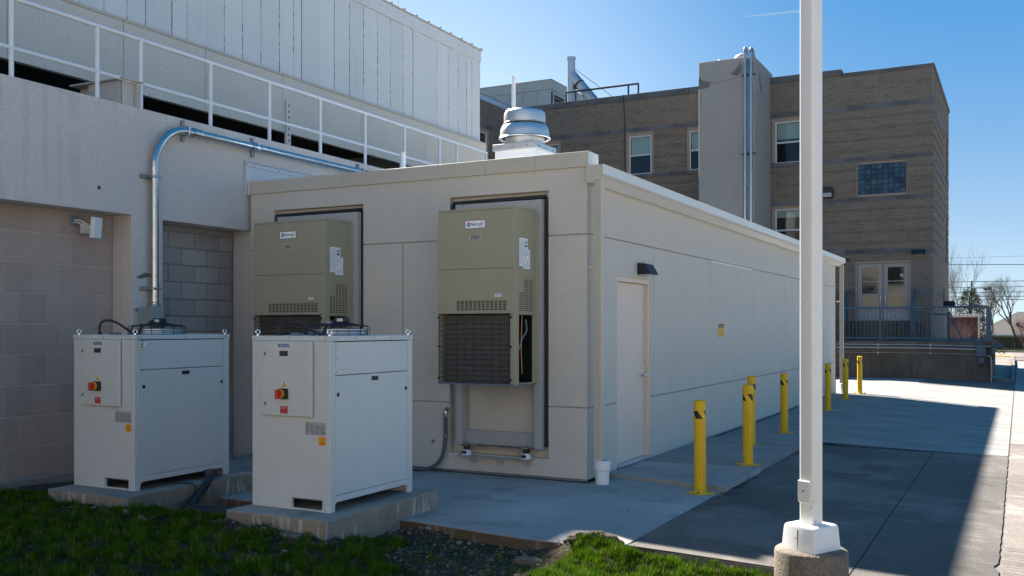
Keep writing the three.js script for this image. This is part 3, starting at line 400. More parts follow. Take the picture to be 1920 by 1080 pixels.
// ---- wall-hung air conditioners
function airConditioner(x0, W, label, cols) {
  const y0 = 1.018, y1 = 2.822, ys = 1.737, ym = 2.19, zb = 0.052, zf = 0.553, x1 = x0 + W, gx1 = x1 - 0.055, t = thing('air_conditioner', label, 'air conditioner', [x0 + W / 2, y0, zb], 'wall air conditioners on the shelter front'), P = (n, g, m, p = t) => mesh(n, g, m, p);
  // upper cabinet; sloped drip top
  const body = P('cabinet', merge([cbox(x0, x1, ys, y1 - 0.03, zb, zf - 0.004, 0.004), uvm(plate([[zb, y1 - 0.03], [zf, y1 - 0.03], [zf, y1 - 0.012], [zb, y1 + 0.004]].map(([z, y]) => [-z, y]), W).rotateY(Math.PI / 2).translate(x0, 0, 0)),
    cbox(x0, x0 + 0.02, y0, ys, zb, zf, 0.003), cbox(gx1, x1, y0, ys, zf - 0.06, zf, 0.003), cbox(x1 - 0.018, x1, y0, ys, 0.463, zf - 0.06, 0.002), cbox(x1 - 0.018, x1, y0, ys, zb, 0.138, 0.002), box(x1 - 0.018, x1, ys - 0.012, ys, 0.138, 0.463), cbox(x1 - 0.018, x1, y0, y0 + 0.012, 0.138, 0.463, 0.002)]), M.acTan);
  P('insulation_liner', merge([box(x0 + 0.02, x1 - 0.019, y0 + 0.007, ys - 0.001, zb, zb + 0.02), box(x0 + 0.02, x1 - 0.02, ys - 0.02, ys - 0.002, zb + 0.02, 0.40), box(gx1 + 0.001, gx1 + 0.012, y0 + 0.01, ys - 0.02, 0.465, zf - 0.061)]), M.black);
  P('base_pan', cbox(x0 - 0.004, x1 - 0.0, y0 - 0.012, y0 + 0.006, zb, zf + 0.006, 0.003), M.galvDull);
  P('upper_panel', cbox(x0 + 0.004, x1 - 0.004, ym + 0.006, y1 - 0.036, zf - 0.006, zf + 0.008, 0.004), M.acTan);
  // lower panel with its grille opening
  const vx0 = x0 + 0.224, vx1 = x1 - 0.09, vy0 = 1.766, vy1 = 1.868, lp = P('lower_panel', plate(rect(x0 + 0.004, x1 - 0.004, ys - 0.002, ym - 0.002), 0.014, 0.004, [rect(vx0, vx1, vy0, vy1)]).translate(0, 0, zf - 0.006), M.acTan);
  const bars = []; for (let i = 0; i <= cols; i++) { const x = mix(vx0, vx1, i / cols); bars.push(box(x - 0.005, x + 0.005, vy0, vy1, zf - 0.0, zf + 0.006)); } for (let j = 0; j <= 6; j++) { const y = mix(vy0, vy1, j / 6); bars.push(box(vx0, vx1, y - 0.0035, y + 0.0035, zf - 0.001, zf + 0.005)); } P('grille', merge(bars), M.acTan, lp); P('grille_backing', box(vx0 - 0.004, vx1 + 0.004, vy0 - 0.004, vy1 + 0.004, zf - 0.0035, zf - 0.0020), M.dark, lp);  // dark sheet close behind the bars paints the shade inside the opening
  P('access_hatch', cbox(x1 - 0.27, x1 - 0.104, 1.888, 2.104, zf + 0.007, zf + 0.0095, 0.002), M.acTan, lp);
  const scr = []; for (const y of [y1 - 0.09, 2.5, 2.27, ym + 0.04, ym - 0.04, 1.97, ys + 0.05]) for (const x of [x0 + 0.02, x1 - 0.02]) scr.push(rod([x, y, zf + 0.006], [x, y, zf + 0.011], 0.006, 8)); P('screws', merge(scr), M.galvDull);
  // condenser coil behind a wire guard
  const tb = []; for (let k = 0; k < 13; k++) tb.push(rod([x0 + 0.02, y0 + 0.045 + k * 0.0535, 0.475], [gx1, y0 + 0.045 + k * 0.0535, 0.475], 0.017, 8)); const co = P('coil', box(x0 + 0.02, gx1, y0 + 0.006, ys - 0.012, 0.40, 0.462), M.coil); P('coil_tubes', merge(tb), M.coil, co);
  const wg = []; const nv = Math.round((gx1 - x0) / 0.103); for (let i = 0; i <= nv; i++) { const x = mix(x0 + 0.018, gx1 - 0.004, i / nv); wg.push(rod([x, y0 + 0.004, zf + 0.003], [x, ys - 0.006, zf + 0.003], i % 2 ? 0.0028 : 0.0036, 6)); } for (let j = 0; j <= 13; j++) { const y = mix(y0 + 0.012, ys - 0.016, j / 13); wg.push(rod([x0 + 0.018, y, zf - 0.002], [gx1 + 0.012, y, zf - 0.002], 0.0028, 6)); } for (const y of [y0 + 0.05, y0 + 0.38, ys - 0.04]) for (const x of [x0 + 0.012, gx1 + 0.012]) wg.push(cbox(x - 0.012, x + 0.012, y - 0.01, y + 0.01, zf - 0.004, zf + 0.012, 0.002)); P('wire_guard', merge(wg), M.black);
  // side slots as flat dark strips, hole shade put in colour; stickers, fixing bolts
  const sl = []; for (let c = 0; c < 6; c++) { const z = 0.435 - c * 0.053, top = c < 2 ? 1.94 : 2.08; for (let y = 1.762; y < top; y += 0.0195) sl.push(box(x1 - 0.0005, x1 + 0.0012, y, y + 0.009, z - 0.018, z + 0.018)); } P('slot_shade_strips', merge(sl), M.dark);
  const bl = []; for (const y of [2.70, 2.355, 2.03, 1.42, 1.12]) bl.push(rod([x1 - 0.002, y, 0.075], [x1 + 0.006, y, 0.075], 0.014, 12)); P('mounting_bolts', merge(bl), M.galv);
  P('side_flange', cbox(x1, x1 + 0.012, y0, y1 - 0.03, zb, zb + 0.05, 0.002), M.acTan);
  P('refrigerant_pipe', tube([[x1 - 0.06, ys - 0.03, 0.38], [x1 - 0.06, 1.45, 0.37], [x1 - 0.06, 1.25, 0.40], [x1 - 0.06, 1.10, 0.36]], 0.007, 24, 8), M.copper); P('refrigerant_pipe', tube([[x1 - 0.05, ys - 0.02, 0.30], [x1 - 0.05, 1.4, 0.32], [x1 - 0.05, 1.12, 0.30]], 0.006, 24, 8), M.copper); P('cable', tube([[x1 - 0.05, ys - 0.06, 0.22], [x1 - 0.045, 1.56, 0.21], [x1 - 0.05, 1.48, 0.30], [x1 - 0.06, 1.36, 0.36]], 0.011, 24, 8), mat([0.16, 0.17, 0.18], 0.6));
  const name = print(0.235, 0.082, 512, (g, w, h) => { g.fillStyle = '#fff'; g.fillRect(0, 0, w, h); g.lineWidth = 6; g.strokeStyle = '#777'; g.strokeRect(3, 3, w - 6, h - 6); g.save(); g.beginPath(); g.ellipse(88, h * 0.47, 46, 62, 0, 0, 6.3); g.clip(); g.fillStyle = '#3d7fb5'; g.fillRect(0, 0, 200, h); g.fillStyle = '#c8323c'; g.beginPath(); g.moveTo(20, 110); g.lineTo(140, 50); g.lineTo(140, 0); g.lineTo(20, 0); g.fill(); g.strokeStyle = '#fff'; g.lineWidth = 7; g.beginPath(); g.moveTo(30, 112); g.lineTo(140, 52); g.moveTo(30, 70); g.lineTo(120, 20); g.stroke(); g.restore(); g.fillStyle = '#2b2b33'; g.font = 'bold 106px sans-serif'; g.fillText('Marvair', 142, h * 0.68, 330); g.fillStyle = '#d03030'; g.fillRect(402, 24, 24, 24); g.fillStyle = '#3a3a70'; g.fillRect(330, h * 0.82, 140, 9); });
  const cxm = x0 + W * 0.502; P('name_badge', cbox(cxm - 0.12, cxm + 0.12, 2.604, 2.690, zf + 0.008, zf + 0.0105, 0.001), M.darkSteel); P('name_print', flat(0.235, 0.081).translate(cxm, 2.647, zf + 0.0115), name);
  const pdc = print(0.16, 0.065, 320, (g, w, h) => { g.fillStyle = '#a9a69f'; g.fillRect(0, 0, w, h); g.fillStyle = '#0b0b10'; g.font = 'bold 104px serif'; g.textAlign = 'center'; g.fillText('PDC', w / 2 + 4, h * 0.78, 250); }); P('initials_plate', flat(0.16, 0.065).translate(cxm, 2.515, zf + 0.0092), pdc);
  const lines = (rows, warn) => (g, w, h) => { g.fillStyle = '#f4f6fa'; g.fillRect(0, 0, w, h); g.fillStyle = '#7d8796'; for (let k = 0; k < rows; k++) { const y = h * (0.06 + 0.9 * k / rows); for (let x = w * 0.06; x < w * 0.9;) { const L = w * (0.04 + 0.1 * rnd()); if (x + L > w * 0.94) break; g.fillRect(x, y, L, Math.max(2, h / rows * 0.32)); x += L + w * 0.03; } } if (warn) { g.fillStyle = '#f4f6fa'; g.fillRect(w * 0.2, h * 0.36, w * 0.6, h * 0.36); g.strokeStyle = '#c03030'; g.lineWidth = 5; g.save(); g.translate(w * 0.35, h * 0.46); g.rotate(0.785); g.strokeRect(-14, -14, 28, 28); g.restore(); g.fillStyle = '#e0951e'; g.beginPath(); g.moveTo(w * 0.66, h * 0.56); g.lineTo(w * 0.80, h * 0.70); g.lineTo(w * 0.52, h * 0.70); g.fill(); } else { g.strokeStyle = '#8a93a5'; g.lineWidth = 2; g.strokeRect(w * 0.1, h * 0.42, w * 0.5, h * 0.2); g.fillStyle = '#222838'; g.fillRect(w * 0.72, h * 0.12, w * 0.2, h * 0.05); g.fillRect(w * 0.68, h * 0.24, w * 0.26, h * 0.06); } };
  P('data_label', flat(0.185, 0.285).rotateY(Math.PI / 2).translate(x1 + 0.0015, 2.36, 0.365), print(0.185, 0.285, 200, lines(26, false))); P('warning_label', flat(0.145, 0.20).rotateY(Math.PI / 2).translate(x1 + 0.003, 2.293, 0.295), print(0.145, 0.2, 200, lines(18, true)));
  P('hatch_label', flat(0.075, 0.03).translate(x1 - 0.187, 1.92, zf + 0.0105), print(0.075, 0.03, 128, (g, w, h) => { g.fillStyle = '#e9edf4'; g.fillRect(0, 0, w, h); g.fillStyle = '#a04050'; g.fillRect(10, h * 0.2, w - 20, 5); g.fillStyle = '#667'; g.fillRect(10, h * 0.5, w - 20, 4); g.fillRect(10, h * 0.72, w - 30, 4); }));
  return t;
}
airConditioner(-1.517, 0.905, 'tan wall air conditioner nearer the shelter corner, its wire-guarded coil in full view', 12);
airConditioner(-4.042, 1.035, 'wider tan wall air conditioner beside the left building, partly behind a chiller', 14);
// steel support frames the units hang on
function hangFrame(x0, x1, label) {
  const t = thing('support_frame', label, 'frame', [(x0 + x1) / 2, 0.3, 0], 'steel frames behind the air conditioners'), y0 = 0.315, y1 = 2.935;
  for (const [a, b] of [[x0, x0 + 0.085], [x1 - 0.085, x1]]) mesh('upright', merge([cbox(a, b, y0, y1, 0.03, 0.05, 0.003), cbox(a, a + 0.012, y0, y1, -0.06, 0.03, 0.002), cbox(b - 0.012, b, y0, y1, -0.06, 0.03, 0.002)]), M.acGrey, t);
  mesh('top_rail', cbox(x0 + 0.086, x1 - 0.086, y1 - 0.13, y1 - 0.001, 0.028, 0.048, 0.003), M.acGrey, t); mesh('bottom_rail', cbox(x0 + 0.086, x1 - 0.086, y0 + 0.01, 0.475, -0.055, -0.025, 0.003), M.acGrey, t);
  mesh('bottom_flange', cbox(x0 + 0.07, x1 - 0.07, y0 - 0.002, y0 + 0.009, -0.055, 0.062, 0.002), mat([0.40, 0.36, 0.31], 0.7, { map: tex(256, 0.6, (u, v) => { const r = step(0.52, 0.66, pn(u, v, 24, 8, 401) * 0.6 + 0.4 * pn(u, v, 80, 20, 402)); return [mix(0.9, 0.62, r), mix(0.9, 0.36, r), mix(0.9, 0.16, r)]; }) }), t);
  for (const x of [x0 + 0.13, x1 - 0.19]) { mesh('bolt', merge([rod([x, y0, 0.02], [x, y0 + 0.035, 0.02], 0.009, 8), rod([x, y0 + 0.008, 0.02], [x, y0 + 0.02, 0.02], 0.016, 6)]), M.galv, t); const iso = mesh('vibration_mount', lathe([[0, 0], [0.066, 0], [0.066, 0.008], [0.056, 0.012], [0.045, 0.055], [0.03, 0.06], [0, 0.06]], 20).translate(x, 0.207, 0.02), M.pvc, t); mesh('rubber_cap', rod([x, 0.265, 0.02], [x, y0 - 0.003, 0.02], 0.034, 16), M.rubber, iso); mesh('spring_window', box(x - 0.03, x + 0.02, 0.222, 0.252, 0.066, 0.075), M.dark, iso); }
  mesh('bracket_shelf', cbox(x0 + 0.03, x1 - 0.10, 0.196, 0.206, 0.003, 0.085, 0.003), M.acGrey, t); for (const u of [0.1, 0.48, 0.83]) mesh('bracket_gusset', plate([[0, 0], [0.1, 0], [0.1, -0.07], [0.02, -0.07]], 0.008).translate(mix(x0 + 0.05, x1 - 0.1, u), 0.195, 0.003), M.acGrey, t);
}
hangFrame(-1.608, -0.563, 'grey steel frame carrying the air conditioner nearer the shelter corner'); hangFrame(-4.135, -2.93, 'grey steel frame carrying the wider air conditioner by the left building');
for (const [x0, x1, l] of [[-1.70, -0.53, 'black foam seal around the recess nearer the shelter corner'], [-4.22, -2.91, 'black foam seal around the recess by the left building']]) { const t = thing('foam_seal', l, 'seal', [x1, 0.3, -0.03]); mesh('top_run', tube([[x0 + 0.01, 2.86, -0.035], [x0 + 0.012, 2.945, -0.035], [x0 + 0.06, 2.957, -0.03], [mix(x0, x1, 0.5), 2.962, -0.028], [x1 - 0.02, 2.965, -0.03]], 0.024, 40, 8), M.rubber, t); mesh('side_run', cbox(x1 - 0.045, x1 + 0.022, 0.34, 2.955, -0.075, -0.02, 0.012), M.rubber, t); }
{ // bent grey conduit leaving the front wall
  const t = thing('flexible_conduit', 'grey flexible conduit curving down the shelter front to the apron', 'conduit', [-1.75, 0, 0.05]);
  mesh('conduit', tube([[-1.735, 0.64, 0.05], [-1.735, 0.5, 0.052], [-1.737, 0.34, 0.055], [-1.775, 0.17, 0.06], [-1.87, 0.06, 0.08], [-2.02, 0.026, 0.11], [-2.4, 0.024, 0.13]], 0.021, 60, 10), mat([0.09, 0.10, 0.11], 0.6), t); mesh('elbow', tube([[-1.735, 0.62, 0.05], [-1.735, 0.67, 0.05], [-1.735, 0.692, 0.03], [-1.735, 0.695, -0.01]], 0.024, 16, 12), M.galv, t); mesh('clamp', merge([rod([-1.735, 0.40, 0.053], [-1.735, 0.415, 0.053], 0.026, 14), cbox(-1.74, -1.73, 0.395, 0.42, -0.0, 0.04, 0.001)]), M.galv, t);
}
{ // exhaust fan on its kerb
  const cx = -1.945, cz = -2.28, y = 3.262, t = thing('roof_exhaust_fan', 'spun aluminium mushroom exhaust fan on a white kerb on the shelter roof', 'roof fan', [cx, y, cz]);
  mesh('kerb', cbox(cx - 0.29, cx + 0.29, y, 3.90, cz - 0.29, cz + 0.29, 0.006), M.pvc, t); const cap = mesh('kerb_cap', merge([cbox(cx - 0.315, cx + 0.315, 3.90, 3.985, cz - 0.315, cz + 0.315, 0.004)]), mat([0.55, 0.56, 0.57], 0.4, { metalness: 0.8 }), t);
  const sc = []; for (const u of [-0.2, 0, 0.2]) sc.push(rod([cx + u, 3.94, cz + 0.315], [cx + u, 3.94, cz + 0.322], 0.008, 8), rod([cx + 0.315, 3.94, cz + u], [cx + 0.322, 3.94, cz + u], 0.008, 8)); mesh('screws', merge(sc), M.darkSteel, cap);
  const L = (p, s = 56) => latheSharp(p, s, 0.5).translate(cx, 0, cz); mesh('throat', L([[0.0, 3.985], [0.262, 3.985], [0.262, 4.115], [0.20, 4.13], [0, 4.13]]), M.alum, t);
  mesh('bird_screen', L([[0.275, 4.115], [0.275, 4.155], [0.26, 4.155]]), M.galvDull, t); mesh('motor_frame', L([[0, 4.13], [0.16, 4.13], [0.16, 4.3], [0, 4.3]]), M.galvDull, t);
  mesh('windband', L([[0.305, 4.085], [0.338, 4.078], [0.345, 4.086], [0.333, 4.10], [0.325, 4.16], [0.318, 4.21], [0.296, 4.252], [0.262, 4.262], [0.25, 4.258], [0.25, 4.25], [0.285, 4.235], [0.305, 4.2], [0.313, 4.12], [0.305, 4.085]]), M.alum, t);
  mesh('motor_shroud', L([[0.262, 4.29], [0.283, 4.28], [0.283, 4.288], [0.275, 4.296], [0.275, 4.40], [0.267, 4.43], [0.245, 4.452], [0.20, 4.462], [0, 4.468]]), M.alum, t);
  mesh('rating_label', new THREE.CylinderGeometry(0.2635, 0.2635, 0.075, 16, 1, true, 0.25, 0.55).translate(cx, 4.045, cz), mat([0.65, 0.68, 0.72], 0.45), t);
}
{ const t = thing('vent_pipe', 'short white plastic vent pipe on the shelter roof left of the fan', 'vent pipe', [-3.78, 3.262, -2.13]); mesh('pipe', latheSharp([[0.038, 0], [0.044, 0], [0.044, 0.78], [0.038, 0.78], [0.038, 0]], 24).translate(-3.78, 3.262, -2.13), M.pvc, t); }
// ---------------------------------------------------------------- left building: stucco wall, block infill, roof screen and penthouse
const XL = -4.66, XP = -7.4;
{
  const b = thing('stucco_building', 'tall pinkish beige stucco building with block-filled recesses on the left', 'building', [-8, 0, 0]);
  // street wall with two recesses
  mesh('wall', plateX([[-10.8, -0.05], [-10.8, 3.995], [9, 3.995], [9, -0.05], [5.2, -0.05], [5.2, 2.805], [1.766, 2.815], [1.766, -0.05], [1.339, -0.05], [1.339, 2.80], [-0.064, 2.80], [-0.064, -0.05]], 0.30, 0.006, null, XL), M.stucco, b);
  mesh('wall_core', box(-14, -4.985, -0.05, 3.6, -10.75, 8.95), M.stucco, b);
  mesh('parapet_back', box(-5.2, -4.961, 3.6, 3.98, -10.79, 8.98), M.stucco, b);
  mesh('roof_deck', box(-14, -5.2, 3.6, 3.72, -10.75, 8.95), M.darkSteel, b);
  // infill of the left recess: painted square blocks
  const bx = -4.962, pw = mesh('block_infill', box(-4.984, bx - 0.004, 0.085, 2.82, 1.70, 5.25), M.paintedJoint, b), gb = [0, 1, 2].map(() => cbox(-0.02, 0.0, -0.149, 0.149, -0.1505, 0.1505, 0.004)), mv = [1, 0.94, 1.05].map((k) => { const m = M.paintedBlock.clone(); m.color.multiplyScalar(k); return m; });
  for (let r = 0; r < 9; r++) { const yc = 0.245 + r * 0.3085; for (let c = 0; c < 12; c++) { const zc = 5.02 - c * 0.305 - (r % 2 ? 0.1525 : 0), k = Math.floor(rnd() * 3); if (zc < 1.87) { const w = zc + 0.15 - 1.725; if (w > 0.04) mesh('block', cbox(bx - 0.02, bx, yc - 0.149, yc + 0.149, 1.722, zc + 0.1505, 0.004), mv[k], pw); continue; } mesh('block', gb[k], mv[k], pw, [bx, yc, zc]); } }
  mesh('foundation_ledge', cbox(-4.98, -4.90, -0.15, 0.088, 1.70, 5.2, 0.01), M.pad, b);
  // infill of the right recess: painted blocks below, bare concrete blocks above
  const lo = mesh('block_infill', box(-4.984, bx - 0.004, -0.05, 1.535, -0.07, 1.345), M.paintedJoint, b); for (let r = 0; r < 5; r++) for (let c = 0; c < 6; c++) { const z1 = Math.min(1.34, 1.30 - c * 0.305 + (r % 2 ? 0.15 : 0)), z0 = Math.max(-0.062, 1.30 - (c + 1) * 0.305 + (r % 2 ? 0.15 : 0)); if (z1 - z0 > 0.03) mesh('block', cbox(bx - 0.02, bx, 0.0 + r * 0.306, 0.302 + r * 0.306, z0 + 0.002, z1 - 0.002, 0.004), mv[(r + c) % 3], lo); }
  const up = mesh('block_infill', box(-4.984, bx - 0.009, 1.536, 2.80, -0.07, 1.345), M.cmuJoint, b), cv = [1, 0.9, 1.08, 0.97].map((k) => { const m = M.cmu.clone(); m.color.multiplyScalar(k); return m; });
  const ys = [1.545, 1.725, 1.928, 2.131, 2.334, 2.537, 2.724, 2.805];
  for (let r = 0; r + 1 < ys.length; r++) for (let c = 0; c < 5; c++) { const off = (r % 2 ? 0.984 : 0.784), z1 = Math.min(1.336, off + 0.406 - c * 0.406), z0 = Math.max(-0.06, off - c * 0.406); if (z1 - z0 > 0.03 && z0 < 1.3) mesh('block', cbox(bx - 0.03, bx + 0.002 * rnd(), ys[r] + 0.006, ys[r + 1] - 0.006, z0 + 0.006, z1 - 0.006, 0.005), cv[Math.floor(rnd() * 4)], up); }
  // weathered break in the stucco beside the pipe
  mesh('stucco_chip', plateX([[1.72, 2.145], [1.66, 2.165], [1.60, 2.195], [1.52, 2.19], [1.52, 2.155], [1.60, 2.14], [1.66, 2.125]], 0.004, 0, null, XL + 0.0025), M.patch, b);
  mesh('plug', rod([XL - 0.01, 3.055, 2.19], [XL + 0.006, 3.055, 2.19], 0.02, 12), M.darkSteel, b);
  // ---- roof screen (lower beige panels) and clad penthouse above
  const sz = [8.78, 6.78, 4.98, 3.18, 1.41, -0.35, -1.89, -3.66, -5.89, -8.13, -10.76], sx = XP + 0.12;
  for (let i = 0; i + 1 < sz.length; i++) { const k = mesh('screen_panel', cbox(sx - 0.05, sx, 4.94, 5.889, sz[i + 1] + 0.004, sz[i] - 0.004, 0.004), M.screen, b); mesh('bottom_angle', cbox(sx - 0.06, sx + 0.03, 4.922, 4.939, sz[i + 1] + 0.004, sz[i] - 0.004, 0.003), M.screen, k); mesh('bolt', merge([0.3, 0.5, 0.7].map((u, q) => rod([sx - 0.002, q === 1 ? 5.424 : 4.97, mix(sz[i + 1], sz[i], u)], [sx + 0.006, q === 1 ? 5.424 : 4.97, mix(sz[i + 1], sz[i], u)], 0.014, 8))), M.trim, k); mesh('seam', box(sx - 0.045, sx - 0.012, 4.949, 5.878, sz[i + 1] - 0.005, sz[i + 1] + 0.005), M.seam, k); }
  for (let i = 0; i + 1 < sz.length; i++) mesh('ledge_flashing', cbox(XP - 0.02, sx + 0.012, 5.889, 5.931, sz[i + 1] + 0.002, sz[i] - 0.002, 0.004), M.trim, b);
  mesh('penthouse_core', box(-14, XP - 0.03, 5.846, 8.065, -10.62, 8.8), M.darkSteel, b);
  for (const [x0, x1, z0, z1] of [[-14, -13.9, -10.65, 8.8], [-13.9, sx - 0.06, 8.7, 8.8], [-13.9, sx - 0.06, -10.65, -10.55]]) mesh('penthouse_skirt', box(x0, x1, 3.72, 5.846, z0, z1), M.screen, b);
  const seams = [8.68, 8.15, 7.67, 7.2, 6.72, 6.25, 5.77, 5.3, 4.82, 4.35, 3.92, 3.5, 3.08, 2.66, 2.25, 1.85, 1.45, 1.06, 0.67, 0.27, -0.12, -0.51, -0.84, -1.33, -1.62, -2.03, -2.41, -2.82, -3.25, -3.71, -4.07, -4.28, -4.78, -5.21, -5.67, -6.11, -6.57, -7.01, -7.46, -7.82, -8.33, -8.77, -9.24, -9.67, -10.04, -10.29, -10.67], wide = new Set([-1.33, -1.62, -4.28, -7.82]);
  const cm = [1, 0.97, 1.02].map((k) => { const m = M.clad.clone(); m.color.multiplyScalar(k); return m; });
  for (let i = 0; i + 1 < seams.length; i++) { const z1 = seams[i], z0 = seams[i + 1], p = wide.has(z1) ? 0.012 : 0, s = mesh('cladding_panel', cbox(XP - 0.028, XP + p, 5.931, 7.829, z0 + 0.004, z1 - 0.004, 0.003), cm[i % 3], b); if (p) mesh('screws', merge([...Array(12)].map((_, k) => rod([XP + p - 0.002, 6.089 + k * 0.14, z1 - 0.05], [XP + p + 0.005, 6.089 + k * 0.14, z1 - 0.05], 0.009, 6))), M.trim, s); }
  // open joints where the sealant has failed: short dark gaps of uneven length
  const gaps = []; for (const z of seams.slice(14)) { let y = 5.941; const much = rnd(); while (y < 7.822) { const L = rr(0.02, 0.05 + 0.22 * much); if (rnd() < 0.25 + 0.65 * much) gaps.push(box(XP - 0.02, XP - 0.001 + 0.0035 * rnd(), y, Math.min(7.822, y + L), z - rr(0.003, 0.008), z + rr(0.003, 0.008))); y += L + rr(0.01, 0.16 * (1.2 - much)); } } mesh('open_joints', merge(gaps), M.seam, b);
  for (const [z0, z1] of [[-10.68, -7.825], [-7.815, -3.9], [-3.89, 0.22], [0.23, 4.44], [4.45, 8.8]]) mesh('fascia', cbox(XP - 0.03, XP + 0.03, 7.832, 8.098, z0, z1, 0.004), M.clad, b); for (const z of [-7.82, -3.895, 0.225, 4.445]) mesh('fascia_joint_cover', box(XP + 0.02, XP + 0.036, 7.80, 8.107, z - 0.05, z + 0.05), M.clad, b);
  mesh('roof', box(-14, XP + 0.05, 8.102, 8.128, -10.71, 8.82), M.trim, b); for (let z = -10.67; z < 8.8; z += 0.46) mesh('roof_clip', cbox(XP - 0.02, XP + 0.065, 8.123, 8.165, z - 0.02, z + 0.02, 0.004), M.trim, b);
  mesh('lightning_rod', rod([XP - 0.1, 8.128, -7.41], [XP - 0.1, 8.994, -7.41], 0.02, 8), M.pvc, b);
  mesh('end_wall', box(-14, XP - 0.03, 5.931, 8.096, -10.67, -10.61), M.clad, b);
}
{ // bent metal flashing where the shelter roof meets the stucco wall
  const t = thing('wall_flashing', 'pale metal flashing hood on the stucco wall behind the shelter parapet', 'flashing', [XL, 3.25, -0.5]); const x = XL + 0.002;
  mesh('back_plate', plateX([[0.06, 3.23], [0.06, 3.645], [-4.0, 3.645], [-4.0, 3.23]], 0.004, 0, null, x + 0.004), M.clad, t); mesh('side_return', plateX([[0.05, 3.24], [0.055, 3.64], [0.02, 3.63], [-0.05, 3.45], [-0.05, 3.24]], 0.012, 0.002, null, x + 0.022), M.clad, t); mesh('top_strip', cbox(x + 0.004, x + 0.020, 3.595, 3.64, -4, 0.05, 0.004), M.clad, t);
  mesh('screws', merge([0.035, -0.1, -0.55, -1.0, -1.5].map((z) => rod([x + 0.018, 3.617, z], [x + 0.026, 3.617, z], 0.008, 8))), M.galvDull, t); mesh('sealant', box(x, x + 0.012, 3.646, 3.662, -4, 0.062), mat([0.42, 0.47, 0.47], 0.7), t);
}
{ // white pipe railing along the parapet
  const x = -4.76, t = thing('guard_railing', 'white two-rail pipe railing along the top of the stucco wall', 'railing', [x, 3.99, 0]), posts = [7.2, 6.2, 5.15, 4.13, 3.11, 2.13, 1.56, 0.52, -0.51, -1.54, -2.58, -3.62, -4.66, -5.23, -6.26];
  for (const z of posts) mesh('post', rod([x, 3.85, z], [x, 4.775, z], 0.0235, 14), M.rail, t);
  mesh('top_rail', rod([x, 4.779, 7.9], [x, 4.779, -6.28], 0.0238, 14), M.rail, t); mesh('middle_rail', rod([x, 4.295, 7.9], [x, 4.295, -6.26], 0.0215, 14), M.rail, t);
}
{ // stub of steel beam resting on the parapet
  const t = thing('beam_end', 'cream steel beam end resting on the parapet among the railing posts', 'beam', [-5.6, 3.99, 1.68]), x1 = -4.70;
  mesh('top_flange', cbox(-5.55, x1, 4.285, 4.302, 1.56, 1.86, 0.003), M.steel, t); mesh('web', cbox(-5.55, x1 - 0.09, 3.99, 4.284, 1.70, 1.715, 0.002), M.steel, t); mesh('end_stiffener', cbox(x1 - 0.085, x1 - 0.07, 3.99, 4.284, 1.62, 1.80, 0.002), M.steel, t); mesh('side_plate', cbox(x1 - 0.6, x1 - 0.09, 3.99, 4.284, 1.800, 1.812, 0.002), M.steel, t); mesh('edge_plate', cbox(x1 - 0.068, x1 - 0.012, 3.99, 4.284, 1.622, 1.637, 0.002), M.steel, t);
}
{ // slotted strut standing on the roof edge
  const t = thing('slotted_strut', 'upright slotted steel strut behind the railing', 'strut', [-5.05, 3.7, -1.2]); mesh('channel', cbox(-5.07, -5.03, 3.72, 4.72, -1.245, -1.155, 0.003), M.steel, t); mesh('slots', merge([...Array(11)].map((_, k) => box(-5.0305, -5.0285, 3.82 + k * 0.08, 3.855 + k * 0.08, -1.21, -1.19))), M.dark, t);  // slots are dark bars on the face, shade of the holes painted in
}
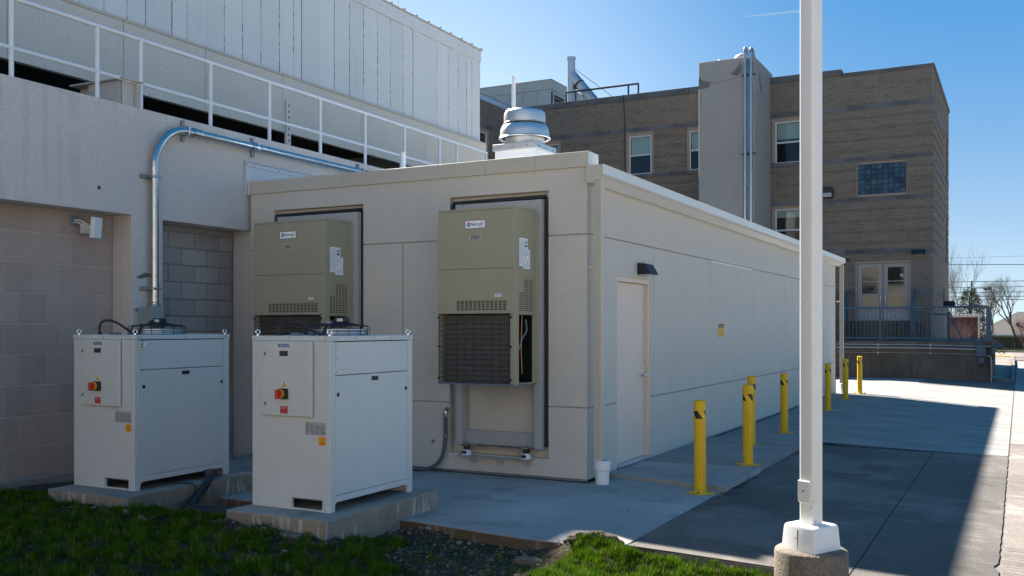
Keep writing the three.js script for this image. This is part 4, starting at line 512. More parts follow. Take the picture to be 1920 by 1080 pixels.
{ // galvanised pipe on the stucco wall
  const x = XL + 0.085, r = 0.0445, t = thing('conduit_riser', 'thick galvanised steel conduit climbing the stucco wall and bending to the right', 'conduit', [x, 1.8, 1.53]);
  mesh('riser', rod([x, 1.84, 1.532], [x, 3.37, 1.532], r, 20), M.galv, t);
  const pts = []; for (let k = 0; k <= 14; k++) { const a = k / 14 * Math.PI / 2; pts.push([x, 3.37 + 0.468 * Math.sin(a), 1.064 + 0.468 * Math.cos(a)]); } mesh('bend', tube(pts, r, 40, 20), M.galv, t);
  mesh('run', rod([x, 3.838, 1.065], [x, 3.85, -6.2], r, 20), M.galv, t); for (const [z0, z1] of [[0.985, 0.86], [0.02, -0.13]]) mesh('coupling', latheSharp([[0, 0], [0.054, 0], [0.055, 0.006], [0.055, Math.abs(z1 - z0) - 0.006], [0.054, Math.abs(z1 - z0)], [0, Math.abs(z1 - z0)]], 24).rotateX(-Math.PI / 2).translate(x, 3.84, z0), M.galv, t);
  for (const z of [1.07, -0.07, -2.24]) { const c = mesh('strut_clip', cbox(XL, XL + 0.038, 3.725, 3.965, z - 0.022, z + 0.022, 0.003), M.galvDull, t); mesh('strap', cbox(XL + 0.03, XL + 0.138, 3.785, 3.895, z - 0.012, z + 0.012, 0.006), M.galv, c); }
  for (const y of [3.25, 2.02]) { const c = mesh('strut_clip', cbox(XL, XL + 0.038, y - 0.022, y + 0.022, 1.46, 1.67, 0.003), M.galvDull, t); mesh('strap', cbox(XL + 0.03, XL + 0.135, y - 0.012, y + 0.012, 1.475, 1.60, 0.006), M.galv, c); }
  mesh('rust_band', rod([x, 1.862, 1.532], [x, 1.872, 1.532], r + 0.002, 20), mat([0.30, 0.13, 0.05], 0.9), t); mesh('hub', rod([x, 1.815, 1.532], [x, 1.85, 1.532], 0.062, 20), M.galvDull, t);
  const bm = mat([0.30, 0.335, 0.355], 0.5, { map: T.paint }), jb = mesh('junction_box', cbox(XL + 0.005, -4.43, 1.2, 1.815, 1.545, 1.695, 0.004), bm, t); mesh('lid', cbox(-4.43, -4.424, 1.2, 1.818, 1.54, 1.70, 0.003), bm, jb); mesh('lug', cbox(XL + 0.004, XL + 0.012, 1.77, 1.80, 1.695, 1.73, 0.002), M.galvDull, jb);
}
{ // white panel antenna on a swan-neck bracket
  const t = thing('panel_antenna', 'white flat panel antenna on a bracket in the left wall recess', 'antenna', [-4.96, 2.7, 2.25]);
  mesh('wall_plate', cbox(-4.962, -4.95, 2.665, 2.775, 2.205, 2.315, 0.003), M.galvDull, t); mesh('arm', merge([tube([[-4.952, 2.725, 2.255], [-4.90, 2.722, 2.245], [-4.84, 2.695, 2.225], [-4.80, 2.655, 2.20], [-4.775, 2.628, 2.18]], 0.0095, 30, 10), tube([[-4.952, 2.70, 2.265], [-4.90, 2.695, 2.255], [-4.85, 2.667, 2.235], [-4.81, 2.635, 2.21]], 0.0075, 30, 10)]), M.pvc, t);
  mesh('gusset', plate([[0, 0], [0.16, -0.005], [0.16, 0.05], [0.07, 0.10], [0.0, 0.105]], 0.012, 0.002).rotateY(0.5).translate(-4.885, 2.585, 2.235), M.steel, t);
  const m = new RoundedBoxGeometry(0.052, 0.218, 0.135, 3, 0.008); m.rotateZ(-0.09).rotateY(0.30).translate(-4.735, 2.642, 2.165); mesh('panel', uvm(m), M.pvc, t);
}
// ---------------------------------------------------------------- chillers (built round their own origin: centre of the base)
function chiller() {
  const t = thing('chiller', 'x', 'chiller', [0, 0, 0], 'white water chillers on concrete plinths'), P = (n, g, m, p = t) => mesh(n, g, m, p), X0 = -0.395, X1 = 0.395, Z0 = -0.575, Z1 = 0.567, H = 1.37, W = M.chiller;
  const rr4 = (x0, x1, y0, y1, r) => [[x0 + r, y0], [x1 - r, y0], [x1 - 0.3 * r, y0 + 0.3 * r], [x1, y0 + r], [x1, y1 - r], [x1 - 0.3 * r, y1 - 0.3 * r], [x1 - r, y1], [x0 + r, y1], [x0 + 0.3 * r, y1 - 0.3 * r], [x0, y1 - r], [x0, y0 + r], [x0 + 0.3 * r, y0 + 0.3 * r]];
  P('front_panel', plate(rect(X0, X1 - 0.001, 0, 1.328), 0.03, 0.003, [rr4(0.012, 0.317, 0.015, 0.095, 0.012)]).translate(0, 0, Z1 - 0.03), W);
  P('rear_panel', plate(rect(X0, X1 - 0.001, 0, 1.328), 0.03, 0.003).translate(0, 0, Z0), W);
  for (const s of [-1, 1]) { // side: corner posts, rails, two panels
    const xo = s * 0.395, xi = s * 0.368, B = (y0, y1, z0, z1, o = 0, b = 0.003) => cbox(Math.min(xo + s * o, xi), Math.max(xo + s * o, xi), y0, y1, z0, z1, b);
    const frame = [B(0, 1.328, Z1 - 0.063, Z1 - 0.031), B(0, 1.328, Z0 + 0.031, Z0 + 0.075), B(0.072, 0.122, Z0 + 0.075, Z1 - 0.063)]; for (const [z, k] of [[Z1 - 0.063, -1], [Z0 + 0.075, 1]]) frame.push(plateX([[z, 0.073], [z + k * 0.03, 0.073], [z + k * 0.009, 0.066], [z, 0.045]], 0.02, 0, null, s > 0 ? xo - 0.002 : xi));
    P('side_frame', merge(frame), W); P('upper_side_panel', B(1.063, 1.322, Z0 + 0.078, Z1 - 0.066, -0.001), W); const lp = P('lower_side_panel', B(0.125, 1.057, Z0 + 0.078, Z1 - 0.066, -0.0005), W);
    P('panel_handle', cbox(Math.min(xo, xo + s * 0.003), Math.max(xo, xo + s * 0.003), 1.002, 1.036, -0.062, 0.028, 0.001), M.black, lp); for (const z of [Z1 - 0.098, Z0 + 0.105]) P('quarter_turn_lock', rod([xo - s * 0.002, 0.911, z], [xo + s * 0.004, 0.911, z], 0.016, 18), M.black, lp);
    const sc = []; for (const [y, z] of [[1.29, Z1 - 0.08], [1.19, Z1 - 0.08], [1.085, Z1 - 0.08], [1.29, Z0 + 0.09], [1.19, Z0 + 0.09], [1.085, Z0 + 0.09], [0.095, Z1 - 0.045], [0.02, Z1 - 0.045], [0.095, Z0 + 0.05]]) sc.push(rod([xo - s * 0.001, y, z], [xo + s * 0.003, y, z], 0.0045, 8)); P('screws', merge(sc), M.galvDull);
  }
  P('inner_floor', box(-0.366, 0.366, 0.08, 0.12, Z0 + 0.032, Z1 - 0.032), M.galvDull); P('inner_core', box(-0.36, 0.36, 0.12, 1.30, Z0 + 0.04, Z1 - 0.04), M.galvDull);
  const lid = P('lid', cbox(X0 - 0.004, X1 + 0.004, 1.329, H, Z0 - 0.004, Z1 + 0.004, 0.004), W); const ls = []; for (const x of [-0.35, 0, 0.35]) ls.push(rod([x, 1.35, Z1 + 0.003], [x, 1.35, Z1 + 0.007], 0.006, 8)); for (const z of [-0.5, -0.25, 0.0, 0.25, 0.5]) ls.push(rod([X1 + 0.003, 1.35, z], [X1 + 0.007, 1.35, z], 0.006, 8)); P('screws', merge(ls), M.galvDull, lid);
  const fs = []; for (const [x, y] of [[-0.35, 0.06], [-0.09, 0.055], [-0.02, 0.06], [0.35, 0.02], [0.345, 0.06], [0.03, 0.115], [0.16, 0.12], [0.03, 0.493]]) fs.push(rod([x, y, Z1 - 0.001], [x, y, Z1 + 0.003], 0.0048, 8)); P('screws', merge(fs), M.galvDull);
  // electrical cabinet door
  const z1 = Z1 + 0.034, d = P('cabinet_door', cbox(-0.268, 0.238, 0.737, 1.327, Z1 + 0.006, z1, 0.005), W); P('door_gasket', box(-0.258, 0.228, 0.747, 1.317, Z1, Z1 + 0.006), M.dark, d);
  const on = (n, g, m) => P(n, g.translate(0, 0, z1), m, d);
  on('logo', flat(0.150, 0.054).translate(-0.034, 1.289, 0.0012), print(0.14, 0.05, 512, (g, w, h) => { g.fillStyle = '#d6d5cd'; g.fillRect(0, 0, w, h); g.fillStyle = '#1a4b8f'; g.font = 'bold 126px sans-serif'; g.textAlign = 'center'; g.fillText('RIEDEL', w / 2, h * 0.66, w * 0.94); g.lineWidth = 9; g.strokeStyle = '#1a4b8f'; g.strokeText('RIEDEL', w / 2, h * 0.66, w * 0.94); g.fillStyle = '#d6d5cd'; g.fillRect(0, h * 0.28, w * 0.055, h * 0.2); g.fillRect(w * 0.26, h * 0.12, w * 0.06, h * 0.08); g.fillStyle = '#8d97a5'; g.font = '24px sans-serif'; g.fillText('T R A N S C O O L', w / 2, h * 0.9, w * 0.9); }, 0.42));
  const dsp = on('display', cbox(-0.078, 0.004, 1.211, 1.251, 0, 0.006, 0.002), M.black); dsp; P('display_screen', flat(0.04, 0.024).translate(-0.037, 1.232, z1 + 0.0072), mat([0.06, 0.065, 0.065], 0.2), d); P('display_lamp', flat(0.005, 0.005).translate(-0.036, 1.216, z1 + 0.0074), mat([0.6, 0.05, 0.03], 0.4), d);
  on('warning_triangle', flat(0.05, 0.043).translate(-0.034, 0.990, 0.001), print(0.05, 0.043, 128, (g, w, h) => { g.fillStyle = '#d6d5cd'; g.fillRect(0, 0, w, h); g.fillStyle = '#1a1a10'; g.beginPath(); g.moveTo(w / 2, 0); g.lineTo(w, h); g.lineTo(0, h); g.fill(); g.fillStyle = '#f2c500'; g.beginPath(); g.moveTo(w / 2, 12); g.lineTo(w - 12, h - 6); g.lineTo(12, h - 6); g.fill(); g.fillStyle = '#1a1a10'; g.beginPath(); g.moveTo(w * 0.56, h * 0.35); g.lineTo(w * 0.42, h * 0.66); g.lineTo(w * 0.52, h * 0.66); g.lineTo(w * 0.44, h * 0.9); g.lineTo(w * 0.62, h * 0.58); g.lineTo(w * 0.52, h * 0.58); g.fill(); }));
  const sw = on('main_switch', cbox(-0.068, 0.01, 0.872, 0.955, 0, 0.028, 0.004), M.black); P('switch_collar', rod([-0.044, 0.913, z1 + 0.02], [-0.044, 0.913, z1 + 0.045], 0.036, 28), mat([0.80, 0.38, 0.01], 0.4), sw); P('switch_handle', merge([rod([-0.044, 0.913, z1 + 0.045], [-0.044, 0.913, z1 + 0.066], 0.029, 28), cbox(-0.058, -0.030, 0.876, 0.95, z1 + 0.05, z1 + 0.088, 0.006)]), mat([0.55, 0.025, 0.015], 0.35), sw);
  for (const y of [1.228, 0.832]) { const l = on('door_lock', cbox(-0.238, -0.212, y - 0.016, y + 0.016, 0, 0.010, 0.003), mat([0.45, 0.46, 0.46], 0.4, { metalness: 0.5 })); P('lock_insert', rod([-0.225, y, z1 + 0.008], [-0.225, y, z1 + 0.0125], 0.008, 12), M.black, l); }
  on('red_sticker', flat(0.076, 0.058).translate(-0.035, 0.786, 0.001), print(0.076, 0.058, 256, (g, w, h) => { g.fillStyle = '#b01c24'; g.fillRect(0, 0, w, h); g.fillStyle = '#e2a0a0'; for (const [y, L] of [[0.1, 0.8], [0.2, 0.85], [0.3, 0.6], [0.42, 0.7], [0.82, 0.8]]) g.fillRect(w * 0.08, h * y, w * L, 8); g.fillText('', 0, 0); }));
  P('rating_plate', flat(0.202, 0.10).translate(0.253, 0.647, Z1 + 0.0012), print(0.2, 0.1, 512, (g, w, h) => { g.fillStyle = '#a5a5a4'; g.fillRect(0, 0, w, h); g.fillStyle = '#33343a'; g.font = 'bold 30px sans-serif'; g.fillText('Riedel', 10, 32); g.fillStyle = '#5b5c62'; for (let r = 0; r < 13; r++) for (let c = 0; c < 4; c++) { const L = 50 + 60 * rnd(); g.fillRect(10 + c * 124, 52 + r * 15, L, 6); } g.fillStyle = '#33343a'; g.fillRect(470, 190, 26, 30); }));
  P('orange_sticker', flat(0.072, 0.068).translate(0.318, 0.553, Z1 + 0.0012), print(0.072, 0.068, 128, (g, w, h) => { g.fillStyle = '#e79a18'; g.fillRect(0, 0, w, h); g.strokeStyle = '#9a5f08'; g.lineWidth = 4; g.beginPath(); g.arc(w / 2, h * 0.36, 22, 0, 6.3); g.stroke(); g.fillStyle = '#9a5f08'; for (const y of [0.62, 0.72, 0.82]) g.fillRect(w * 0.2, h * y, w * 0.6, 5); }));
  // lifting eyes
  for (const [x, z, a] of [[-0.365, 0.535, 0.5], [0.365, 0.535, 0.35], [0.365, -0.545, 0.5], [-0.365, -0.545, 0.1]]) P('lifting_eye', merge([new THREE.TorusGeometry(0.0172, 0.0046, 10, 24).rotateY(a + 0.5).translate(x, H + 0.029, z), rod([x, H, z], [x, H + 0.012, z], 0.009, 10), rod([x, H, z], [x, H + 0.005, z], 0.018, 16)]), M.chrome, lid);
  // condenser fan: ribbed shroud, blades, wire guard, motor box
  const fz = -0.04, fx = 0.0, L = (p, s = 48) => latheSharp(p, s, 0.4).translate(fx, H, fz); const ribs = [[0.235, 0.0]]; for (let k = 0; k < 4; k++) ribs.push([0.25, 0.002 + k * 0.012], [0.253, 0.006 + k * 0.012], [0.25, 0.010 + k * 0.012]); ribs.push([0.25, 0.05], [0.238, 0.052], [0.235, 0.0]); const shr = P('fan_shroud', L(ribs), mat([0.6, 0.62, 0.64], 0.3, { metalness: 0.85 }));
  P('fan_hub', L([[0, 0.01], [0.075, 0.012], [0.075, 0.06], [0.06, 0.078], [0, 0.08]]), mat([0.5, 0.5, 0.5], 0.4, { metalness: 0.8 }), shr); for (let k = 0; k < 5; k++) P('fan_blade', plate([[0.07, -0.03], [0.22, -0.075], [0.23, 0.02], [0.2, 0.07], [0.07, 0.03]], 0.004).rotateX(-Math.PI / 2).rotateX(0.22).rotateY(k * 1.2566).translate(fx, H + 0.032, fz), M.black, shr);
  const wires = []; for (let k = 0; k < 4; k++) wires.push(new THREE.TorusGeometry(0.262, 0.0018, 5, 56).rotateX(Math.PI / 2).translate(fx, H + 0.016 + k * 0.019, fz)); for (const r of [0.24, 0.222, 0.204, 0.186, 0.168, 0.15, 0.132, 0.114, 0.096]) wires.push(new THREE.TorusGeometry(r, 0.0022, 5, 48).rotateX(Math.PI / 2).translate(fx, H + 0.0775 + (0.262 - r) * 0.16, fz));
  for (let k = 0; k < 16; k++) { const a = k / 16 * 6.2832 + 0.15, c = Math.cos(a), s = Math.sin(a), R = 0.264; wires.push(rod([fx + c * R, H + 0.002, fz + s * R], [fx + c * R, H + 0.074, fz + s * R], k % 4 ? 0.002 : 0.0045, 6)); wires.push(rod([fx + c * R, H + 0.074, fz + s * R], [fx + c * 0.08, H + 0.107, fz + s * 0.08], k % 4 ? 0.0025 : 0.006, 6)); }
  for (const a of [0.15, 1.7208, 3.2916, 4.8624]) { const c = Math.cos(a), s = Math.sin(a); wires.push(cbox(fx + c * 0.28 - 0.016, fx + c * 0.28 + 0.016, H, H + 0.006, fz + s * 0.28 - 0.016, fz + s * 0.28 + 0.016, 0.002)); } const gd = P('fan_guard', merge(wires), M.black); P('guard_plate', L([[0, 0.100], [0.10, 0.098], [0.10, 0.106], [0, 0.112]]), M.black, gd);
  const mb = P('motor_box', cbox(fx + 0.01, fx + 0.115, H + 0.108, H + 0.152, fz - 0.01, fz + 0.07, 0.005), M.black); P('motor_label', flat(0.078, 0.024).translate(fx + 0.062, H + 0.128, fz + 0.0712), print(0.078, 0.024, 192, (g, w, h) => { g.fillStyle = '#dcd9d2'; g.fillRect(0, 0, w, h); g.fillStyle = '#8d8a86'; g.fillRect(10, 10, 70, 8); g.fillRect(10, 28, 90, 8); }), mb);
  P('motor_cable', tube([[-0.23, H, 0.42], [-0.235, H + 0.06, 0.42], [-0.215, H + 0.115, 0.41], [-0.16, H + 0.13, 0.37], [-0.09, H + 0.10, 0.33], [-0.03, H + 0.05, 0.29], [0.02, H + 0.02, 0.26], [0.05, H + 0.013, 0.235], [0.055, H + 0.055, 0.205], [0.045, H + 0.088, 0.16], [0.03, H + 0.118, 0.07], [0.03, H + 0.13, 0.02]].map(([x, y, z]) => [x * 1, y, z]), 0.0115, 90, 10), M.rubber); P('cable_gland', rod([-0.23, H, 0.42], [-0.23, H + 0.024, 0.42], 0.018, 12), M.black);
  P('cable_ties', merge([[0.036, 0.103, 0.115], [0.043, 0.096, 0.15]].map(([x, y, z]) => new THREE.TorusGeometry(0.0135, 0.002, 6, 14).rotateY(0.3).translate(x, H + y, z))), M.pvc); P('terminal_box', cbox(-0.17, -0.09, H, H + 0.022, 0.30, 0.37, 0.003), M.galvDull);
  return t;
}
const chillerA = chiller(); chillerA.position.set(-1.25, 0.16, 2.6); chillerA.userData.label = 'nearer white chiller cabinet standing before the air conditioners';
const chillerB = copy(chillerA, [-3.395, 0.16, 2.6], 'left white chiller cabinet with keys hung on its lifting eye');
{ // keys on the left chiller
  const t = thing('key_bunch', 'small bunch of keys hanging from the left chiller lifting eye', 'keys', [-2.99, 1.5, 3.13]); mesh('cord', tube([[-3.03, 1.555, 3.135], [-3.0, 1.52, 3.13], [-2.99, 1.49, 3.12], [-2.985, 1.475, 3.09]], 0.003, 16, 6), M.black, t); mesh('ring', new THREE.TorusGeometry(0.019, 0.0018, 6, 24).rotateY(1.4).translate(-2.985, 1.475, 3.10), M.chrome, t);
  for (const [a, z] of [[0.3, 3.105], [-0.25, 3.085], [0.05, 3.07], [-0.6, 3.11]]) mesh('key', plateX([[-0.012, 0], [0.012, 0], [0.014, -0.016], [0.005, -0.022], [0.005, -0.052], [-0.004, -0.05], [-0.004, -0.022], [-0.014, -0.016]], 0.002, 0, null, 0).rotateX(a).translate(-2.9835, 1.458, z), M.galv, t);
}
{ // hoses and pipes on the ground
  const h = thing('insulated_hose', 'thick black insulated hose curving from under the left chiller to the right plinth', 'hose', [-2.8, 0, 2.6]); mesh('hose', tube([[-3.25, 0.20, 2.2], [-3.05, 0.21, 2.25], [-2.90, 0.20, 2.38], [-2.80, 0.12, 2.55], [-2.78, 0.03, 2.72], [-2.72, 0.0, 2.87], [-2.50, -0.01, 2.93], [-2.2, -0.01, 2.90], [-1.6, -0.02, 2.85]], 0.036, 80, 14), mat([0.018, 0.021, 0.03], 0.42), h); mesh('hose', tube([[-3.25, 0.20, 2.3], [-3.0, 0.215, 2.33], [-2.86, 0.19, 2.45], [-2.76, 0.09, 2.64], [-2.71, 0.02, 2.78], [-2.62, 0.01, 2.85], [-2.4, 0.02, 2.87], [-2.0, 0.02, 2.82], [-1.6, 0.0, 2.78]], 0.03, 80, 14), mat([0.02, 0.023, 0.032], 0.42), h);
  const c = thing('ground_conduit', 'dull grey pipe lying on the earth between the two plinths', 'pipe', [-2.5, -0.04, 3.0]); mesh('pipe', tube([[-2.86, -0.03, 2.80], [-2.80, -0.035, 2.93], [-2.65, -0.04, 3.02], [-2.4, -0.04, 3.05], [-2.1, -0.045, 3.02], [-1.65, -0.05, 2.97]], 0.026, 60, 12), mat([0.17, 0.16, 0.155], 0.55), c);
  const w = thing('thin_cable', 'thin black cable looping over the edge of the left plinth', 'cable', [-2.9, 0.1, 2.7]); mesh('cable', tube([[-3.05, 0.19, 2.98], [-2.95, 0.185, 2.85], [-2.87, 0.18, 2.72], [-2.81, 0.155, 2.66], [-2.79, 0.09, 2.68], [-2.80, 0.02, 2.78], [-2.86, -0.01, 2.86], [-2.82, -0.02, 2.96]], 0.0065, 60, 8), M.rubber, w);
  const d = thing('drain_hose', 'limp black corrugated drain hose lying behind the left plinth', 'hose', [-4.5, 0, 2.8]); const path = [[-4.62, 0.02, 3.12], [-4.52, 0.035, 3.02], [-4.38, 0.05, 2.93], [-4.22, 0.07, 2.85], [-4.10, 0.14, 2.70], [-4.0, 0.17, 2.52], [-3.88, 0.08, 2.40]], cv = new THREE.CatmullRomCurve3(path.map((p) => V(...p))), hg = new THREE.TubeGeometry(cv, 160, 0.055, 14), pp = hg.attributes.position; for (let i = 0; i <= 160; i++) { const c0 = cv.getPointAt(i / 160), k = 1 + 0.06 * (i % 3 ? 1 : -1) ; for (let j = 0; j <= 14; j++) { const q = i * 15 + j; pp.setXYZ(q, c0.x + (pp.getX(q) - c0.x) * k, c0.y + (pp.getY(q) - c0.y) * k * 0.85, c0.z + (pp.getZ(q) - c0.z) * k); } } hg.computeVertexNormals(); mesh('hose', hg, M.rubber, d);
  const f = thing('fabric_scrap', 'scrap of black landscape cloth on the apron behind the left plinth', 'cloth', [-2.95, 0.02, 1.7]); const fg = new THREE.PlaneGeometry(0.75, 0.16, 30, 8).rotateX(-Math.PI / 2), fp = fg.attributes.position; for (let i = 0; i < fp.count; i++) fp.setY(i, 0.035 + 0.06 * (fbm(fp.getX(i) * 0.6 + 0.5, fp.getZ(i) * 0.6 + 0.5, 6, 3, 501) - 0.35)); fg.computeVertexNormals(); mesh('cloth', fg.rotateY(-0.25).translate(-2.75, 0, 1.72), mat([0.015, 0.015, 0.017], 0.85, { side: THREE.DoubleSide }), f);
}
// ---------------------------------------------------------------- bollards and lamp post
{
  const t = thing('bollard', 'x', 'bollard', [0, 0, 0], 'yellow steel bollards along the shelter'), h = 0.9, r = 0.0575;
  mesh('post', latheSharp([[0, 0.012], [r, 0.012], [r, h - 0.022], [r + 0.002, h - 0.02], [r + 0.001, h - 0.010], [r * 0.75, h - 0.002], [0, h]], 28), M.yellow, t);
  const bp = mesh('base_plate', cbox(-0.10, 0.10, 0.0, 0.012, -0.10, 0.10, 0.002), M.yellow, t);
  for (const [x, z] of [[-0.078, -0.078], [0.078, -0.078], [0.078, 0.078], [-0.078, 0.078]]) mesh('anchor_bolt', merge([rod([x, 0.012, z], [x, 0.05, z], 0.007, 8), rod([x, 0.013, z], [x, 0.026, z], 0.014, 6)]), M.galvDull, bp);
  const band = print(Math.PI * 2 * r, 0.072, 512, (g, w, H) => { g.fillStyle = '#e7b90c'; g.fillRect(0, 0, w, H); g.fillStyle = '#15130f'; const n = 3; for (let k = -1; k <= n; k++) { const x = k * w / n; g.beginPath(); g.moveTo(x, 0); g.lineTo(x + w / n * 0.54, 0); g.lineTo(x + w / n * 0.96, H); g.lineTo(x + w / n * 0.42, H); g.fill(); } }, 0.4); band.map.wrapS = THREE.RepeatWrapping;
  mesh('striped_tape', new THREE.CylinderGeometry(r + 0.0008, r + 0.0008, 0.076, 32, 1, true).translate(0, h - 0.142, 0), band, t);
  t.children.find((c) => c.name === 'post').material = M.yellow;
  const rise = (x) => 0.035 + 0.016 * x + 0.002, L = [[1.135, G(1.135), 0.045, 0.9, 'yellow bollard nearest the camera, on the apron before the landing'], [1.16, rise(1.16), -1.70, 2.2, 'yellow bollard on the near edge of the landing opposite the door'], [0.70, rise(0.70), -3.70, 0.2, 'yellow bollard close behind the one opposite the door'], [0.70, 0.0, -5.75, 0.5, 'yellow bollard standing alone just left of the lamp post'], [0.60, 0, -10.1, 2.3, 'yellow bollard just right of the lamp post'], [0.435, 0, -13.3, 0.3, 'yellow bollard by the far downspout, second from the far end'], [0.466, 0, -15.25, 2.6, 'farthest yellow bollard, beyond the shelter end in sunlight']];
  L.forEach(([x, y, z, a, l], i) => { const o = i ? copy(t, [x, y, z], l) : t; o.position.set(x, y, z); o.rotation.set(0.006 * Math.sin(i * 2.3), a, 0.007 * Math.cos(i * 1.7)); o.userData.label = l; });
}
{
  const px = 2.706, pz = 2.927, py = 0.224, yaw = 27.743 * Math.PI / 180 + 0.60, t = thing('lamp_post', 'tall square white lamp post on a round concrete footing', 'lamp post', [px, -0.3, pz]), at = (g) => g.rotateY(yaw).translate(px, 0, pz);
  const sq = (w, r, n = 5) => { const p = []; for (const [sx, sz, a0] of [[1, 1, 0], [-1, 1, 90], [-1, -1, 180], [1, -1, 270]]) for (let k = 0; k <= n; k++) { const a = (a0 + k / n * 90) * Math.PI / 180; p.push([sx * (w - r) + r * Math.cos(a), sz * (w - r) + r * Math.sin(a)]); } return p; };
  const loft = (rings) => { const t3 = [], n = rings[0][1].length; for (let i = 0; i + 1 < rings.length; i++) for (let k = 0; k < n; k++) { const [y0, A] = rings[i], [y1, B] = rings[i + 1], j = (k + 1) % n, a = [A[k][0], y0, A[k][1]], b = [A[j][0], y0, A[j][1]], c = [B[j][0], y1, B[j][1]], d = [B[k][0], y1, B[k][1]]; t3.push(...a, ...c, ...b, ...a, ...d, ...c); } const top = rings[rings.length - 1]; for (let k = 1; k + 1 < n; k++) t3.push(top[1][0][0], top[0], top[1][0][1], top[1][k + 1][0], top[0], top[1][k + 1][1], top[1][k][0], top[0], top[1][k][1]); return toCreasedNormals(fromTris(t3), 0.5); };
  const ft = mesh('footing', latheSharp([[0, py], [0.205, py], [0.217, py - 0.008], [0.222, py - 0.022], [0.2225, -0.3]], 48), M.ped, t); ft.geometry.translate(px, 0, pz); uvFoot(ft.geometry);
  mesh('pole', at(loft([[py + 0.01, sq(0.0515, 0.014)], [7.5, sq(0.0512, 0.014)]])), M.pole, t);
  const cover = mesh('base_cover', at(loft([[py + 0.001, sq(0.129, 0.016)], [py + 0.137, sq(0.119, 0.016)], [py + 0.149, sq(0.115, 0.018)], [py + 0.155, sq(0.106, 0.018)], [py + 0.156, sq(0.054, 0.014)]])), mat([0.80, 0.79, 0.77], 0.42, { map: T.paint }), t);
  mesh('cover_seam', at(merge([box(-0.1285, -0.1215, py + 0.004, py + 0.128, -0.0015, 0.0015), box(-0.108, -0.055, py + 0.1545, py + 0.1575, -0.0015, 0.0015)])), M.seam, cover); mesh('cover_screw', at(rod([-0.1245, py + 0.075, -0.015], [-0.1275, py + 0.075, -0.015], 0.004, 10)), M.darkSteel, cover);
  const hh = mesh('hand_hole_cover', at(cbox(-0.063, -0.0505, 0.512, 0.648, -0.052, 0.040, 0.006)), M.pole, t); mesh('cover_bolt', at(rod([-0.062, 0.585, -0.008], [-0.0665, 0.585, -0.008], 0.007, 10)), M.galvDull, hh);
  // rust runs below the hand hole
  const rs = mat([0.42, 0.24, 0.08], 0.9), spots = []; for (const [u, y, w, h] of [[0.024, 0.528, 0.004, 0.03], [0.026, 0.560, 0.003, 0.010], [0.022, 0.512, 0.006, 0.008], [0.036, 0.40, 0.006, 0.012], [0.030, 0.36, 0.003, 0.035], [0.0, 0.49, 0.03, 0.004]]) spots.push(new THREE.CircleGeometry(0.5, 10).scale(w, h, 1).translate(u - 0.062, y, 0.0522)); mesh('rust_spots', at(merge(spots)), rs, t);
}
function uvFoot(g) { const p = g.attributes.position, uv = g.attributes.uv; const u = []; for (let i = 0; i < p.count; i++) u.push(uv.getX(i) * 1.4, p.getY(i)); g.setAttribute('uv', new THREE.Float32BufferAttribute(u, 2)); }
